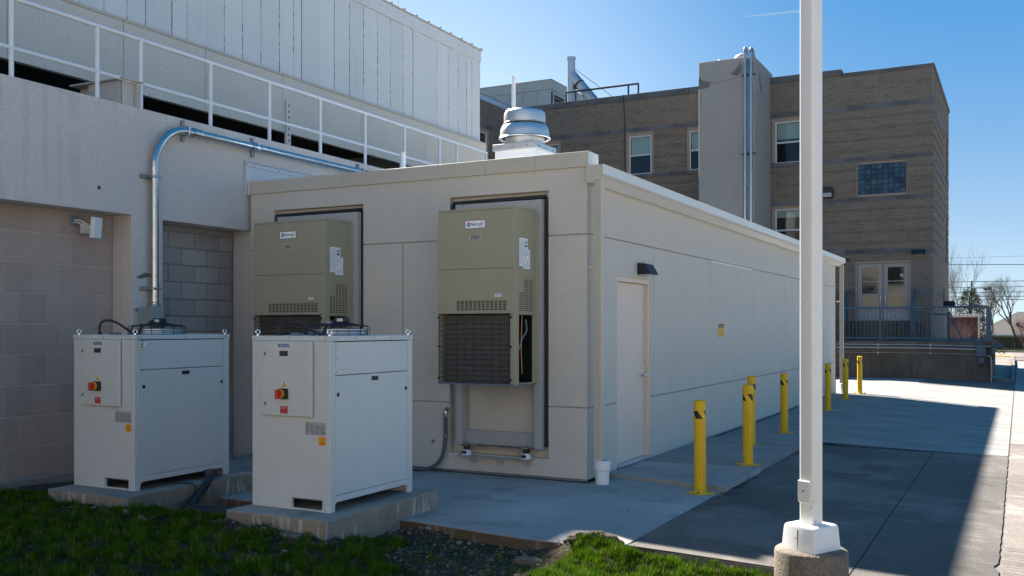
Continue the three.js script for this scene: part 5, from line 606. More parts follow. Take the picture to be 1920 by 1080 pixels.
// ---------------------------------------------------------------- brick school building at the back
{
  const ZB = -28.6, XR = 1.11, XWI = -15.3, ZR = -37.2, b = thing('brick_building', 'brown brick building with grey stone bands at the back', 'building', [-6, 0, -32]), P = (n, g, m, p = b) => mesh(n, g, m, p);
  const wins = [[-14.75, -13.6, 7.9, 9.62], [-10.62, -9.42, 7.9, 9.62], [-8.04, -6.84, 7.9, 9.62], [-4.62, -3.42, 7.9, 9.62], [-4.62, -3.42, 4.5, 6.25]], gbl = [-1.476, 0.237, 6.49, 7.69], dr = [-1.56, 0.37, 1.82, 4.02], sideW = [[-36.2, -35.0, 7.9, 9.62], [-36.2, -35.0, 4.5, 6.25]], wingW = [[-25.35, -24.25, 7.9, 9.62]];
  const bands = [[9.66, 9.85], [7.75, 7.9], [6.25, 6.41], [4.3, 4.47], [2.81, 3.0]], zones = [[1.0, 2.81, 0], [3.0, 4.3, 0], [4.47, 6.25, 1], [6.41, 7.75, 1], [7.9, 9.66, 1], [9.85, 11.0, 0]];
  // backing wall with real openings, [u] runs along the face
  const backing = (u0, u1, open, toWorld) => { const us = [...new Set([u0, u1, ...open.flatMap((o) => [o[0], o[1]])])].sort((p, q) => p - q), out = []; for (let i = 0; i + 1 < us.length; i++) { let ys = [-0.2, 11.0]; for (const o of open) if (o[0] <= us[i] && o[1] >= us[i + 1]) ys.push(o[2], o[3]); ys.sort((p, q) => p - q); for (let k = 0; k + 1 < ys.length; k += 2) out.push(toWorld(us[i], us[i + 1], ys[k], ys[k + 1])); } return merge(out); };
  P('wall', backing(XWI, XR - 0.45, [...wins, gbl, dr], (a, c, d, e) => box(a, c, d, e, ZB - 0.35, ZB - 0.034)), M.mortar); P('wall', box(XR - 0.45, XR - 0.034, -0.2, 11.0, ZB - 0.35, ZB - 0.034), M.mortar); P('wall', backing(ZR, ZB - 0.35, sideW, (a, c, d, e) => box(XR - 0.37, XR - 0.034, d, e, a, c)), M.mortar); P('wall', backing(ZB, -22, wingW, (a, c, d, e) => box(XWI - 0.35, XWI - 0.034, d, e, a, c)), M.mortar);
  P('rear_wall', box(-30, XR - 0.4, -0.2, 11.0, ZR - 0.3, ZR), M.mortar); P('roof_slab', box(-30, XR - 0.4, 10.6, 10.75, ZR, ZB - 0.35), M.darkSteel); P('roof_slab', box(-30, XWI - 0.36, 10.6, 10.72, ZB - 0.35, -22), M.darkSteel); P('wing_end', box(-30, XWI - 0.36, -0.2, 10.7, -22.3, -22), M.mortar);
  // bricks: length 0.194, joints flush and pale; every sixth course set back in the ruled zones
  const list = [], mort = [], cut = (u0, u1, open, y0, y1) => { let s = [[u0, u1]]; for (const o of open) if (o[2] < y1 - 0.02 && o[3] > y0 + 0.02) s = s.flatMap(([p, q]) => (o[1] <= p || o[0] >= q) ? [[p, q]] : [[p, o[0]], [o[1], q]].filter(([m, n]) => n - m > 0.03)); return s; };
  const face = (u0, u1, open, kind, vis) => { for (const [ya, yb, ruled] of zones) { const n = Math.round((yb - ya) / 0.0677), h = (yb - ya) / n; for (let r = 0; r < n; r++) { const y0 = ya + r * h, y1 = y0 + h, back = ruled && r % 6 === 3; for (const [p, q] of cut(u0, u1, open, y0, y1)) { if (!back) mort.push([kind, p, q, y0, y1]); let u = p - (r % 2 ? 0.103 : 0); while (u < q - 0.01) { const a = Math.max(u, p), c = Math.min(u + 0.194, q); if (c - a > 0.03 && vis((a + c) / 2, y0)) list.push([kind, (a + c) / 2, y0 + h / 2, (c - a) / 0.194, back ? -0.022 : 0]); u += 0.206; } } } } };
  face(XWI, XR - 0.004, [...wins, gbl, dr], 0, (u, y) => u > -3.6 ? y > 1.0 : y > 4.2); face(ZR, ZB - 0.004, sideW, 1, () => true); face(ZB, -22.4, wingW, 2, (u, y) => y > 6);
  const mg = mort.map(([k, p, q, y0, y1]) => k === 0 ? new THREE.PlaneGeometry(q - p, y1 - y0).translate((p + q) / 2, (y0 + y1) / 2, ZB - 0.0035) : new THREE.PlaneGeometry(q - p, y1 - y0).rotateY(Math.PI / 2).translate((k === 1 ? XR : XWI) - 0.0035, (y0 + y1) / 2, (p + q) / 2)); P('mortar_bed', merge(mg), M.mortar);
  const bg = new THREE.BoxGeometry(0.194, 0.0575, 0.02), bmat = mat([1, 1, 1], 0.92), place = ([k, u, y, s, d]) => k === 0 ? [V(u, y, ZB - 0.01 + d), 0, s] : [V((k === 1 ? XR : XWI) - 0.01 + d, y, u), Math.PI / 2, s];
  const hue = (u, y) => { const w = noise2(u * 2, y * 9, 601), k = rnd(), d = 0.82 + 0.34 * (w - 0.5) + (k < 0.09 ? -0.20 : k > 0.93 ? 0.10 : 0.12 * (rnd() - 0.5)); return [0.185 * d, 0.150 * d, 0.117 * d]; };
  const order = list.map((e) => [e, place(e)]).sort((p, q) => p[1][0].distanceToSquared(camera.position) - q[1][0].distanceToSquared(camera.position)), near = order.slice(0, 0).concat(order.filter(([e]) => e[0] === 0 && e[1] > 0.4 && e[2] > 3.05).slice(0, 290)), set = new Set(near.map(([e]) => e)), rest = order.filter(([e]) => !set.has(e));
  const bm = [...Array(14)].map((_, i) => mat([0.185 * (0.35 + i * 0.06), 0.150 * (0.35 + i * 0.06), 0.117 * (0.35 + i * 0.06)], 0.92)); for (const [e, [p, a, s]] of near) { const m = mesh('brick', bg, bm[clamp(Math.round((hue(e[1], e[2])[0] / 0.185 - 0.35) / 0.06), 0, 13)], b, [p.x, p.y, p.z]); m.rotation.y = a; m.scale.x = s; }
  const im = new THREE.InstancedMesh(new THREE.BoxGeometry(0.194, 0.0575, 0.02), bmat, rest.length), mx = new THREE.Matrix4(), q = new THREE.Quaternion(), col = new THREE.Color(); im.name = 'brickwork'; im.userData.kind = 'stuff'; rest.forEach(([e, [p, a, s]], i) => { q.setFromAxisAngle(V(0, 1, 0), a); mx.compose(V(p.x + 6, p.y, p.z + 32), q, V(s, 1, 1)); im.setMatrixAt(i, mx); im.setColorAt(i, col.setRGB(...hue(e[1] + e[0] * 40, e[2]))); }); im.castShadow = im.receiveShadow = true; b.add(im);
  // stone bands and coping in separate lengths
  const bmv = [1, 0.8, 1.15, 0.92].map((k) => { const m = M.bandStone.clone(); m.color.multiplyScalar(k); return m; }), bandRun = (u0, u1, open, y0, y1, mk, L = 1.55) => { for (const [p, q] of cut(u0, u1, open, y0, y1)) { const n = Math.max(1, Math.round((q - p) / L)); for (let i = 0; i < n; i++) P('stone_band', mk(mix(p, q, i / n) + 0.004, mix(p, q, (i + 1) / n) - 0.004, y0, y1), bmv[Math.floor(rnd() * 4)]); } };
  for (const [y0, y1] of bands) { const op = [dr, ...wins.filter((w) => w[2] < y0 - 0.1 && w[3] > y1 + 0.1)]; bandRun(y0 < 4 ? -5 : y0 < 7 ? -8 : XWI, XR, op, y0 + 0.002, y1 - 0.002, (a, c, d, e) => box(a, c, d, e, ZB - 0.02, ZB + 0.006)); bandRun(ZR, ZB - 0.006, [], y0 + 0.002, y1 - 0.002, (a, c, d, e) => box(XR - 0.02, XR + 0.005, d, e, a, c), 2.1); if (y0 > 7) bandRun(ZB + 0.01, -22.4, wingW.filter((w) => w[2] < y0 - 0.1 && w[3] > y1 + 0.1), y0 + 0.002, y1 - 0.002, (a, c, d, e) => box(XWI - 0.02, XWI + 0.006, d, e, a, c), 2); }
  const cp = (a, c, y0, y1) => { const n = Math.round((c - a) / 1.5); for (let i = 0; i < n; i++) P('coping', cbox(mix(a, c, i / n) + 0.008, mix(a, c, (i + 1) / n) - 0.008, y0, y1, ZB - 0.37, ZB + 0.05, 0.008), M.coping); }; cp(XWI, -2.03, 11.0, 11.24); cp(-2.02, XR + 0.05, 10.94, 11.08); P('parapet_fill', box(-2.03, XR - 0.02, 10.80, 10.94, ZB - 0.34, ZB - 0.02), M.mortar);
  for (let i = 0; i < 5; i++) P('coping', cbox(XR - 0.38, XR + 0.05, 10.94, 11.08, mix(ZR, ZB - 0.38, i / 5) + 0.008, mix(ZR, ZB - 0.38, (i + 1) / 5) - 0.008, 0.008), M.coping); P('metal_flashing', box(XWI - 0.35, XWI + 0.03, 10.74, 10.95, -28.5, -22), mat([0.45, 0.52, 0.58], 0.4, { metalness: 0.4 }));
  // double-hung windows
  const win = (u0, u1, y0, y1, toGeo, shade) => { const B = (a, c, d, e, f, g, bv = 0.006) => toGeo(a, c, d, e, f, g, bv), m = 0.11, w = P('window', merge([B(u0, u0 + m, y0, y1, -0.16, -0.05), B(u1 - m, u1, y0, y1, -0.16, -0.05), B(u0 + m, u1 - m, y1 - m, y1, -0.16, -0.05)]), M.tanTrim), a = u0 + m, c = u1 - m, ym = mix(y0, y1 - m, 0.5), f = 0.055;
    P('frame', merge([B(a, a + f, y0, y1 - m, -0.14, -0.075), B(c - f, c, y0, y1 - m, -0.14, -0.075), B(a + f, c - f, y1 - m - f, y1 - m, -0.14, -0.075), B(a + f, c - f, y0, y0 + f, -0.14, -0.075)]), M.winFrame, w); P('meeting_rail', B(a + f, c - f, ym - 0.03, ym + 0.035, -0.135, -0.085), M.winFrame, w);
    P('pane', B(a + f, c - f, ym + 0.035, y1 - m - f, -0.112, -0.106, 0.001), M.glass, w); P('pane', B(a + f, c - f, y0 + f, ym - 0.03, -0.124, -0.118, 0.001), M.screenGlass, w); if (shade) P('blind', B(a + f, c - f, mix(y0, y1, shade), y1 - m - f, -0.20, -0.19, 0.001), M.blind, w); P('dark_room', B(a - 0.05, c + 0.05, y0 - 0.05, y1 + 0.05, -1.6, -1.5, 0.001), M.room, w); P('room_side', merge([B(a - 0.1, a - 0.04, y0, y1, -1.5, -0.4), B(c + 0.04, c + 0.1, y0, y1, -1.5, -0.4), B(a, c, y0 - 0.2, y0 - 0.06, -1.5, -0.4), B(a, c, y1 + 0.02, y1 + 0.1, -1.5, -0.4)]), M.room, w); P('sill', B(u0 - 0.02, u1 + 0.02, y0 - 0.145, y0 - 0.003, -0.15, 0.05, 0.006), M.bandStone, w); };
  const gz = (a, c, d, e, f, g, bv) => cbox(a, c, d, e, ZB + f, ZB + g, bv), gx = (X) => (a, c, d, e, f, g, bv) => cbox(X + f, X + g, d, e, a, c, bv); [0.55, 0.02, 0, 0, 0].forEach((s, i) => win(...wins[i], gz, [0.5, 0.06, 0.3, 0.55, 0.75][i])); sideW.forEach((w) => win(...w, gx(XR), 0)); wingW.forEach((w) => win(...w, gx(XWI), 0));
  { // half-drawn curtain in the window right of the shaft, and a tinted look inside
    P('curtain', box(-4.42, -4.05, 7.95, 9.5, ZB - 0.22, ZB - 0.21), mat([0.16, 0.18, 0.12], 0.8)); }
  // glass block window: every block a piece
  const gp = P('glass_block_window', merge([box(gbl[0], gbl[1], gbl[3] - 0.06, gbl[3], ZB - 0.12, ZB - 0.02), box(gbl[0], gbl[0] + 0.02, gbl[2], gbl[3] - 0.06, ZB - 0.12, ZB - 0.03), box(gbl[1] - 0.02, gbl[1], gbl[2], gbl[3] - 0.06, ZB - 0.12, ZB - 0.03), box(gbl[0], gbl[1], gbl[2] - 0.07, gbl[2], ZB - 0.15, ZB + 0.04), box(gbl[0], gbl[1], gbl[2], gbl[3], ZB - 0.16, ZB - 0.13)]), M.tanTrim), gm = [0, 1, 2, 3].map((k) => new THREE.MeshPhysicalMaterial({ color: lin(0.012 + 0.005 * k, 0.030 + 0.012 * k, 0.050 + 0.018 * k), roughness: 0.08 + 0.04 * k })), ggeo = cbox(-0.094, 0.094, -0.090, 0.090, -0.045, 0.045, 0.012), gs = 1.673 / 8.45;
  P('block_mortar', box(gbl[0] + 0.02, gbl[1] - 0.02, gbl[2], gbl[3] - 0.06, ZB - 0.128, ZB - 0.075), mat([0.16, 0.15, 0.14], 0.9), gp); for (let r = 0; r < 6; r++) for (let c = 0; c < 9; c++) { const x = gbl[0] + 0.03 + (c - 0.26) * gs; const m = mesh('glass_block', ggeo, gm[Math.floor(rnd() * 4)], gp, [Math.max(x, gbl[0] + 0.07), gbl[2] + 0.093 + r * 0.1885, ZB - 0.085]); if (c === 0) { m.scale.x = 0.48; } m.rotation.x = rr(-0.02, 0.02); m.rotation.y = rr(-0.02, 0.02); }
  // double entrance door
  const dm = mat([0.30, 0.265, 0.25], 0.5), df = P('entrance', merge([box(dr[0], dr[0] + 0.07, 1.82, 4.02, ZB - 0.2, ZB - 0.06), box(dr[1] - 0.07, dr[1], 1.82, 4.02, ZB - 0.2, ZB - 0.06), box(dr[0] + 0.07, dr[1] - 0.07, 3.95, 4.02, ZB - 0.2, ZB - 0.06)]), dm), mid = (dr[0] + dr[1]) / 2; P('lobby', merge([box(dr[0] - 0.5, dr[1] + 0.5, 1.5, 4.3, ZB - 3.2, ZB - 3.1), box(dr[0] - 0.5, dr[1] + 0.5, 1.6, 1.81, ZB - 3.1, ZB - 0.36), box(dr[0] - 0.5, dr[1] + 0.5, 4.1, 4.3, ZB - 3.1, ZB - 0.36), box(dr[0] - 0.6, dr[0] - 0.5, 1.5, 4.3, ZB - 3.1, ZB - 0.36), box(dr[1] + 0.5, dr[1] + 0.6, 1.5, 4.3, ZB - 3.1, ZB - 0.36)]), M.room, df);
  for (const [a, c, s] of [[dr[0] + 0.08, mid - 0.012, 1], [mid + 0.012, dr[1] - 0.08, -1]]) { const l = P('door_leaf', merge([box(a, a + 0.15, 1.83, 3.94, ZB - 0.16, ZB - 0.11), box(c - 0.15, c, 1.83, 3.94, ZB - 0.16, ZB - 0.11), box(a + 0.15, c - 0.15, 3.8, 3.94, ZB - 0.16, ZB - 0.11), box(a + 0.15, c - 0.15, 1.83, 2.32, ZB - 0.16, ZB - 0.11), box(a + 0.15, c - 0.15, 3.27, 3.30, ZB - 0.155, ZB - 0.112), box(a + 0.15, c - 0.15, 2.76, 2.79, ZB - 0.155, ZB - 0.112)]), dm); for (const [y0, y1] of [[2.32, 2.76], [2.79, 3.27], [3.30, 3.8]]) P('glass_pane', box(a + 0.15, c - 0.15, y0, y1, ZB - 0.138, ZB - 0.132), M.glass, l); P('kick_plate', box(a + 0.02, c - 0.02, 1.85, 2.16, ZB - 0.11, ZB - 0.106), M.galvDull, l); const hx = s > 0 ? c - 0.07 : a + 0.07; P('pull_handle', merge([rod([hx, 2.55, ZB - 0.06], [hx, 2.78, ZB - 0.06], 0.014, 8), rod([hx, 2.56, ZB - 0.11], [hx, 2.56, ZB - 0.06], 0.01, 6), rod([hx, 2.77, ZB - 0.11], [hx, 2.77, ZB - 0.06], 0.01, 6)]), M.galv, l); }
  P('paper_notice', box(-0.02, 0.10, 3.44, 3.55, ZB - 0.145, ZB - 0.141), M.pvc, df);
  // stucco shaft with broken patches
  const sh = P('stucco_shaft', merge([cbox(-6.745, -4.675, -0.2, 11.46, ZB - 0.3, -26.0, 0.02)]), M.shaft); for (const o of [[[-6.74, 10.45], [-6.74, 10.85], [-6.68, 10.95], [-6.62, 10.78], [-6.5, 10.75], [-6.25, 10.66], [-6.38, 10.48]], [[-5.15, 11.3], [-5.12, 10.95], [-5.3, 10.78], [-5.55, 10.88], [-5.35, 11.05]], [[-4.93, 11.35], [-4.86, 10.9], [-4.72, 10.85], [-4.70, 11.2], [-4.75, 11.4]]]) P('broken_patch', plate(o, 0.006).translate(0, 0, -26.003), M.patch, sh); P('broken_patch', plateX([[-26.9, 11.1], [-26.7, 10.8], [-27.3, 10.1], [-27.15, 10.6], [-26.95, 10.75]], 0.006, 0, null, -4.672), M.patch, sh); P('crack', merge([[-6.2, 10.62, -5.9, 10.66], [-5.88, 10.66, -5.3, 10.72], [-6.65, 10.3, -6.68, 9.8]].map(([a, c, d, e]) => rod([a, c, -26.0], [d, e, -26.0], 0.006, 4))), M.seam, sh); P('roof_vent', new THREE.SphereGeometry(0.24, 20, 12).scale(1.3, 1, 1).translate(-5.3, 11.55, -26.7), M.steel, sh); P('roof_vent', new THREE.SphereGeometry(0.09, 14, 10).translate(-6.05, 11.5, -26.4), M.pvc, sh);
}
for (const [x, y1, l] of [[-4.985, 11.66, 'left galvanised conduit on the front of the stucco shaft'], [-4.775, 11.62, 'right galvanised conduit on the front of the stucco shaft']]) { const t = thing('conduit_pipe', l, 'conduit', [x, 4, -25.9]); mesh('pipe', rod([x, 3.0, -25.93], [x, y1, -25.93], 0.055, 12), M.galv, t); mesh('weatherhead', tube([[x, y1 - 0.05, -25.93], [x, y1 + 0.08, -25.96], [x, y1 + 0.05, -26.15], [x, y1 - 0.15, -26.3]], 0.065, 16, 10), M.galvDull, t); for (const y of [10.77, 7.9]) mesh('strut', cbox(x - 0.14, x + 0.16, y - 0.03, y + 0.03, -25.995, -25.95, 0.004), M.darkSteel, t); for (const y of [9.6, 6.6]) mesh('coupling', rod([x, y, -25.93], [x, y + 0.1, -25.93], 0.066, 12), M.galv, t); }
{ const t = thing('wall_cable', 'black cable hanging down the brick front beside the left window', 'cable', [-10.65, 8, -28.55]); mesh('cable', tube([[-10.72, 11.25, -28.53], [-10.69, 10.6, -28.57], [-10.66, 9.9, -28.57], [-10.68, 9.2, -28.56], [-10.66, 8.4, -28.56], [-10.60, 7.5, -28.56]], 0.016, 40, 6), M.wire, t); }
{ // wall lights of the brick building
  let t = thing('flood_light', 'black floodlight on the brick wall right of the lamp post', 'floodlight', [-2.52, 6.6, -28.55]); mesh('housing', cbox(-2.72, -2.33, 6.43, 6.83, -28.6, -28.38, 0.03), M.black, t); mesh('lens', box(-2.68, -2.37, 6.47, 6.62, -28.379, -28.375), mat([0.35, 0.35, 0.36], 0.15), t);
  t = thing('wall_pack_light', 'dark wall pack light above the entrance steps at the brick corner', 'wall light', [0.63, 4.3, -28.55]); mesh('housing', uvm(plate([[0, 0], [0, 0.21], [0.16, 0.19], [0.24, 0.05], [0.24, 0]], 0.43, 0.01).rotateY(-Math.PI / 2).translate(0.845, 4.19, -28.6)), M.black, t); mesh('lens', box(0.45, 0.81, 4.18, 4.19, -28.55, -28.4), M.steel, t);
  t = thing('side_wall_light', 'black light projecting from the narrow sunless end of the brick building', 'wall light', [1.2, 2.5, -34]); mesh('housing', cbox(1.11, 1.55, 2.42, 2.66, -34.15, -33.85, 0.05), M.black, t); mesh('conduit', rod([1.135, 2.66, -34], [1.135, 3.2, -34], 0.03, 8), M.tanTrim, t);
  t = thing('security_camera', 'small dark camera on brickwork left of the entrance door', 'camera', [-1.9, 4.1, -28.5]); mesh('body', rod([-1.9, 4.11, -28.55], [-1.78, 4.09, -28.35], 0.05, 12), M.black, t); mesh('mount', cbox(-1.97, -1.87, 4.06, 4.16, -28.6, -28.54, 0.01), M.darkSteel, t);
}
// ---- things on the brick building's roof
{
  let t = thing('rooftop_plant_room', 'grey ribbed metal plant room with louvre on the brick roof', 'plant room', [-19, 10.7, -37]); const X = -16.64, Z = -34, m = mat([0.52, 0.50, 0.47], 0.55, { map: T.oldPaint });
  mesh('core', box(-26, X - 0.03, 10.7, 13.75, -41, Z - 0.03), M.darkSteel, t); for (let x = -26; x < X - 0.1; x += 0.78) mesh('cladding_panel', cbox(x + 0.006, Math.min(x + 0.774, X), 10.7, 13.35, Z - 0.03, Z, 0.004), m, t); for (let z = -41; z < Z - 0.2; z += 0.78) mesh('cladding_panel', z > -36 && z < -34.3 ? cbox(X - 0.03, X, 13.25, 13.35, z + 0.006, Math.min(z + 0.774, Z - 0.031), 0.004) : cbox(X - 0.03, X, 10.7, 13.35, z + 0.006, Math.min(z + 0.774, Z - 0.031), 0.004), m, t); mesh('fascia', merge([cbox(-26, X + 0.02, 13.36, 13.83, Z - 0.03, Z + 0.02, 0.005), cbox(X - 0.03, X + 0.02, 13.36, 13.83, -41, Z - 0.031, 0.005)]), m, t); mesh('roof', box(-26, X + 0.04, 13.83, 13.86, -41, Z + 0.04), M.trim, t);
  const lv = mesh('louvre', merge([cbox(X - 0.02, X + 0.03, 11.5, 13.22, -34.30, -34.2, 0.004), cbox(X - 0.02, X + 0.03, 11.5, 13.22, -35.75, -35.66, 0.004), cbox(X - 0.02, X + 0.03, 13.15, 13.24, -35.66, -34.30, 0.004)]), m, t); for (let k = 0; k < 7; k++) mesh('louvre_blade', plate([[0, 0], [0.14, -0.12], [0.14, -0.105], [0, 0.015]], 1.36).translate(X - 0.10, 13.1 - k * 0.2, -35.66), m, lv);
  t = thing('exhaust_stack', 'steel exhaust stack with slanting duct and guy wires on the brick roof', 'stack', [-13.75, 10.8, -30]); const sx = -13.75, sz = -30; mesh('stack', latheSharp([[0, 10.7], [0.18, 10.7], [0.18, 13.45], [0.205, 13.46], [0.205, 13.56], [0.17, 13.56], [0.17, 13.3], [0, 13.3]], 28).translate(sx, 0, sz), mat([0.52, 0.57, 0.62], 0.45, { metalness: 0.5, map: T.paint }), t); mesh('duct', merge([rod([sx + 0.02, 12.8, sz], [sx + 1.15, 11.45, sz], 0.22, 20)]), mat([0.52, 0.57, 0.62], 0.45, { metalness: 0.5, map: T.paint }), t); mesh('duct_flange', rod([sx + 0.36, 12.33, sz], [sx + 0.40, 12.28, sz], 0.27, 20), M.darkSteel, t); mesh('guy_wire', merge([rod([sx, 13.05, sz], [sx - 0.9, 12.2, sz - 4], 0.012, 5), rod([sx + 0.15, 13.05, sz], [sx + 2.3, 11.3, sz - 0.5], 0.012, 5), rod([sx + 0.1, 12.98, sz], [sx + 1.7, 11.2, sz + 0.8], 0.012, 5)]), M.wire, t);
  t = thing('roof_rail', 'thin dark pipe rail behind the brick parapet', 'railing', [-12.3, 11, -29.6]); mesh('rail', rod([-13.8, 11.92, -29.6], [-10.45, 11.92, -29.6], 0.045, 8), M.darkSteel, t); for (const x of [-13.8, -13.35, -10.9, -10.45]) mesh('post', rod([x, 10.75, -29.6], [x, 11.92, -29.6], 0.04, 8), M.darkSteel, t);
  t = thing('roof_mast', 'slim white antenna mast behind the exhaust fan', 'mast', [-2.32, 3.26, -2.68]); mesh('mast', rod([-2.318, 3.262, -2.68], [-2.318, 5.06, -2.68], 0.026, 12), M.pvc, t); mesh('clamp', merge([rod([-2.39, 4.585, -2.68], [-2.24, 4.585, -2.68], 0.01, 6), rod([-2.318, 4.57, -2.68], [-2.318, 4.60, -2.68], 0.036, 12)]), M.galvDull, t);
}
// ---- loading dock with steps and rails in front of the entrance
{
  const zd = -23.3, t = thing('loading_dock', 'stained concrete dock platform with steps in front of the entrance', 'dock', [0, 0, -26]);
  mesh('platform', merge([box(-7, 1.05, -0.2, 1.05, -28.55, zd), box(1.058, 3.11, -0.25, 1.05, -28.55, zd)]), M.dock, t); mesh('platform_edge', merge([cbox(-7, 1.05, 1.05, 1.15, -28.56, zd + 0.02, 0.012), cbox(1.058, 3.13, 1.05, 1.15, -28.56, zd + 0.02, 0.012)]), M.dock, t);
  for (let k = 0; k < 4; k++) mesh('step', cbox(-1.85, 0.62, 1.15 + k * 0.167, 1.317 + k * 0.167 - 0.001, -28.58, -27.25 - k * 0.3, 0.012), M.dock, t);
  const crack = (p) => tube(p.map(([x, y]) => [x, y, zd + 0.001]), 0.007, 60, 4); mesh('crack', merge([crack([[0.5, 1.0], [0.62, 0.86], [0.75, 0.80], [0.9, 0.7], [1.05, 0.62]]), crack([[1.02, 0.58], [0.85, 0.42], [0.7, 0.32], [0.6, 0.12], [0.35, -0.02]])]), M.seam, t);
}
function picketRail(name, label, a, c, y0, y1, posts, step_, base, group) { // straight railing between two points on a level or slope
  const t = thing(name, label, 'railing', base, group), P = (u, y) => [mix(a[0], c[0], u), mix(a[1], c[1], u) + y, mix(a[2], c[2], u)], L = Math.hypot(c[0] - a[0], c[2] - a[2]), n = Math.round(L / step_);
  mesh('top_rail', rod(P(0, y1), P(1, y1), 0.034, 10), M.blueRail, t); mesh('bottom_rail', rod(P(0, y0), P(1, y0), 0.026, 10), M.blueRail, t); for (const u of posts) mesh('post', rod(P(u, 0), P(u, y1), 0.032, 10), M.blueRail, t);
  const g = new THREE.CylinderGeometry(0.009, 0.009, y1 - y0, 6); for (let i = 1; i < n; i++) { const p = P(i / n, (y0 + y1) / 2); mesh('picket', g, M.blueRail, t, p); } return t;
}
picketRail('dock_railing', 'blue grey picket railing along the front of the dock', [-4.2, 1.15, -23.36], [3.03, 1.15, -23.36], 0.10, 1.06, [0, 0.292, 0.574, 0.783], 0.115, [-0.6, 1.15, -23.36]);
{ const t = thing('railing_end_post', 'stout blue grey end post at the right corner of the dock', 'post', [3.04, 0.6, -23.3]); mesh('post', uvm(plate([[-0.075, 0.0], [0.085, 0.0], [0.05, 1.06], [-0.07, 1.08]], 0.09, 0.006).translate(3.03, 1.15, -23.40)), M.blueRail, t); mesh('foot', cbox(2.93, 3.16, 1.15, 1.24, -23.42, -23.27, 0.008), M.blueRail, t); }
for (const [x, l] of [[0.55, 'blue grey stair railing on the right of the entrance steps'], [-1.79, 'blue grey stair railing on the left of the entrance steps']]) picketRail('stair_railing', l, [x, 1.80, -28.35], [x, 1.15, -26.6], 0.12, 1.08, [0, 0.5, 1], 0.13, [x, 1.2, -27.5], 'stair railings at the entrance');
{ const t = thing('wall_handrail', 'low blue grey rail with a leaning bar at the brick corner', 'railing', [1.2, 1.15, -26.4]); mesh('rail', rod([0.62, 2.03, -26.4], [1.75, 2.03, -26.4], 0.03, 8), M.blueRail, t); mesh('post', rod([1.75, 1.15, -26.4], [1.75, 2.12, -26.4], 0.045, 8), M.blueRail, t); mesh('leaning_bar', rod([1.8, 2.05, -26.4], [2.18, 1.15, -26.2], 0.025, 8), M.blueRail, t); }
{ // pipes and box fixed to the dock face
  for (const [y, r, x1, l] of [[1.045, 0.022, 3.1, 'upper thin conduit along the dock face'], [0.945, 0.034, 2.72, 'thicker middle conduit along the dock face'], [0.79, 0.012, 2.75, 'lowest wire-thin conduit along the dock face']]) { const t = thing('dock_conduit', l, 'conduit', [0, y, -23.25]); mesh('pipe', tube([[-4.5, y, -23.255], [-1, y + 0.004, -23.255], [1.4, y, -23.255], [2.0, y - 0.01, -23.255], [x1, y - 0.03, -23.255]], r, 40, 8), M.galvDull, t); for (const x of [-0.1, 1.42]) mesh('clip', cbox(x - 0.025, x + 0.025, y - r - 0.02, y + r + 0.02, -23.3, -23.24, 0.004), M.galvDull, t); }
  let t = thing('pull_box', 'grey blue electrical box at the right end of the dock face', 'electrical box', [2.85, 0.8, -23.2]); mesh('box', cbox(2.70, 2.96, 0.70, 1.02, -23.3, -23.14, 0.012), M.blueRail, t); mesh('tail', cbox(2.75, 2.92, 0.48, 0.695, -23.3, -23.2, 0.02), M.blueRail, t); mesh('conduit_elbow', tube([[2.96, 0.74, -23.24], [3.05, 0.72, -23.24], [3.10, 0.62, -23.24], [3.105, -0.1, -23.24]], 0.022, 20, 8), M.galvDull, t);
  t = thing('dock_horn', 'blue grey capped fitting sticking out from the dock corner', 'fitting', [3.2, 1.0, -23.3]); mesh('neck', rod([3.12, 1.02, -23.35], [3.30, 1.02, -23.3], 0.05, 12), M.blueRail, t); mesh('cap', lathe([[0, 0], [0.09, 0.01], [0.10, 0.05], [0.06, 0.12], [0, 0.14]], 18).rotateZ(-Math.PI / 2).translate(3.26, 1.02, -23.3), M.blueRail, t); mesh('bumper', cbox(3.11, 3.2, 0.62, 0.76, -23.45, -23.25, 0.02), M.rubber, t);
}
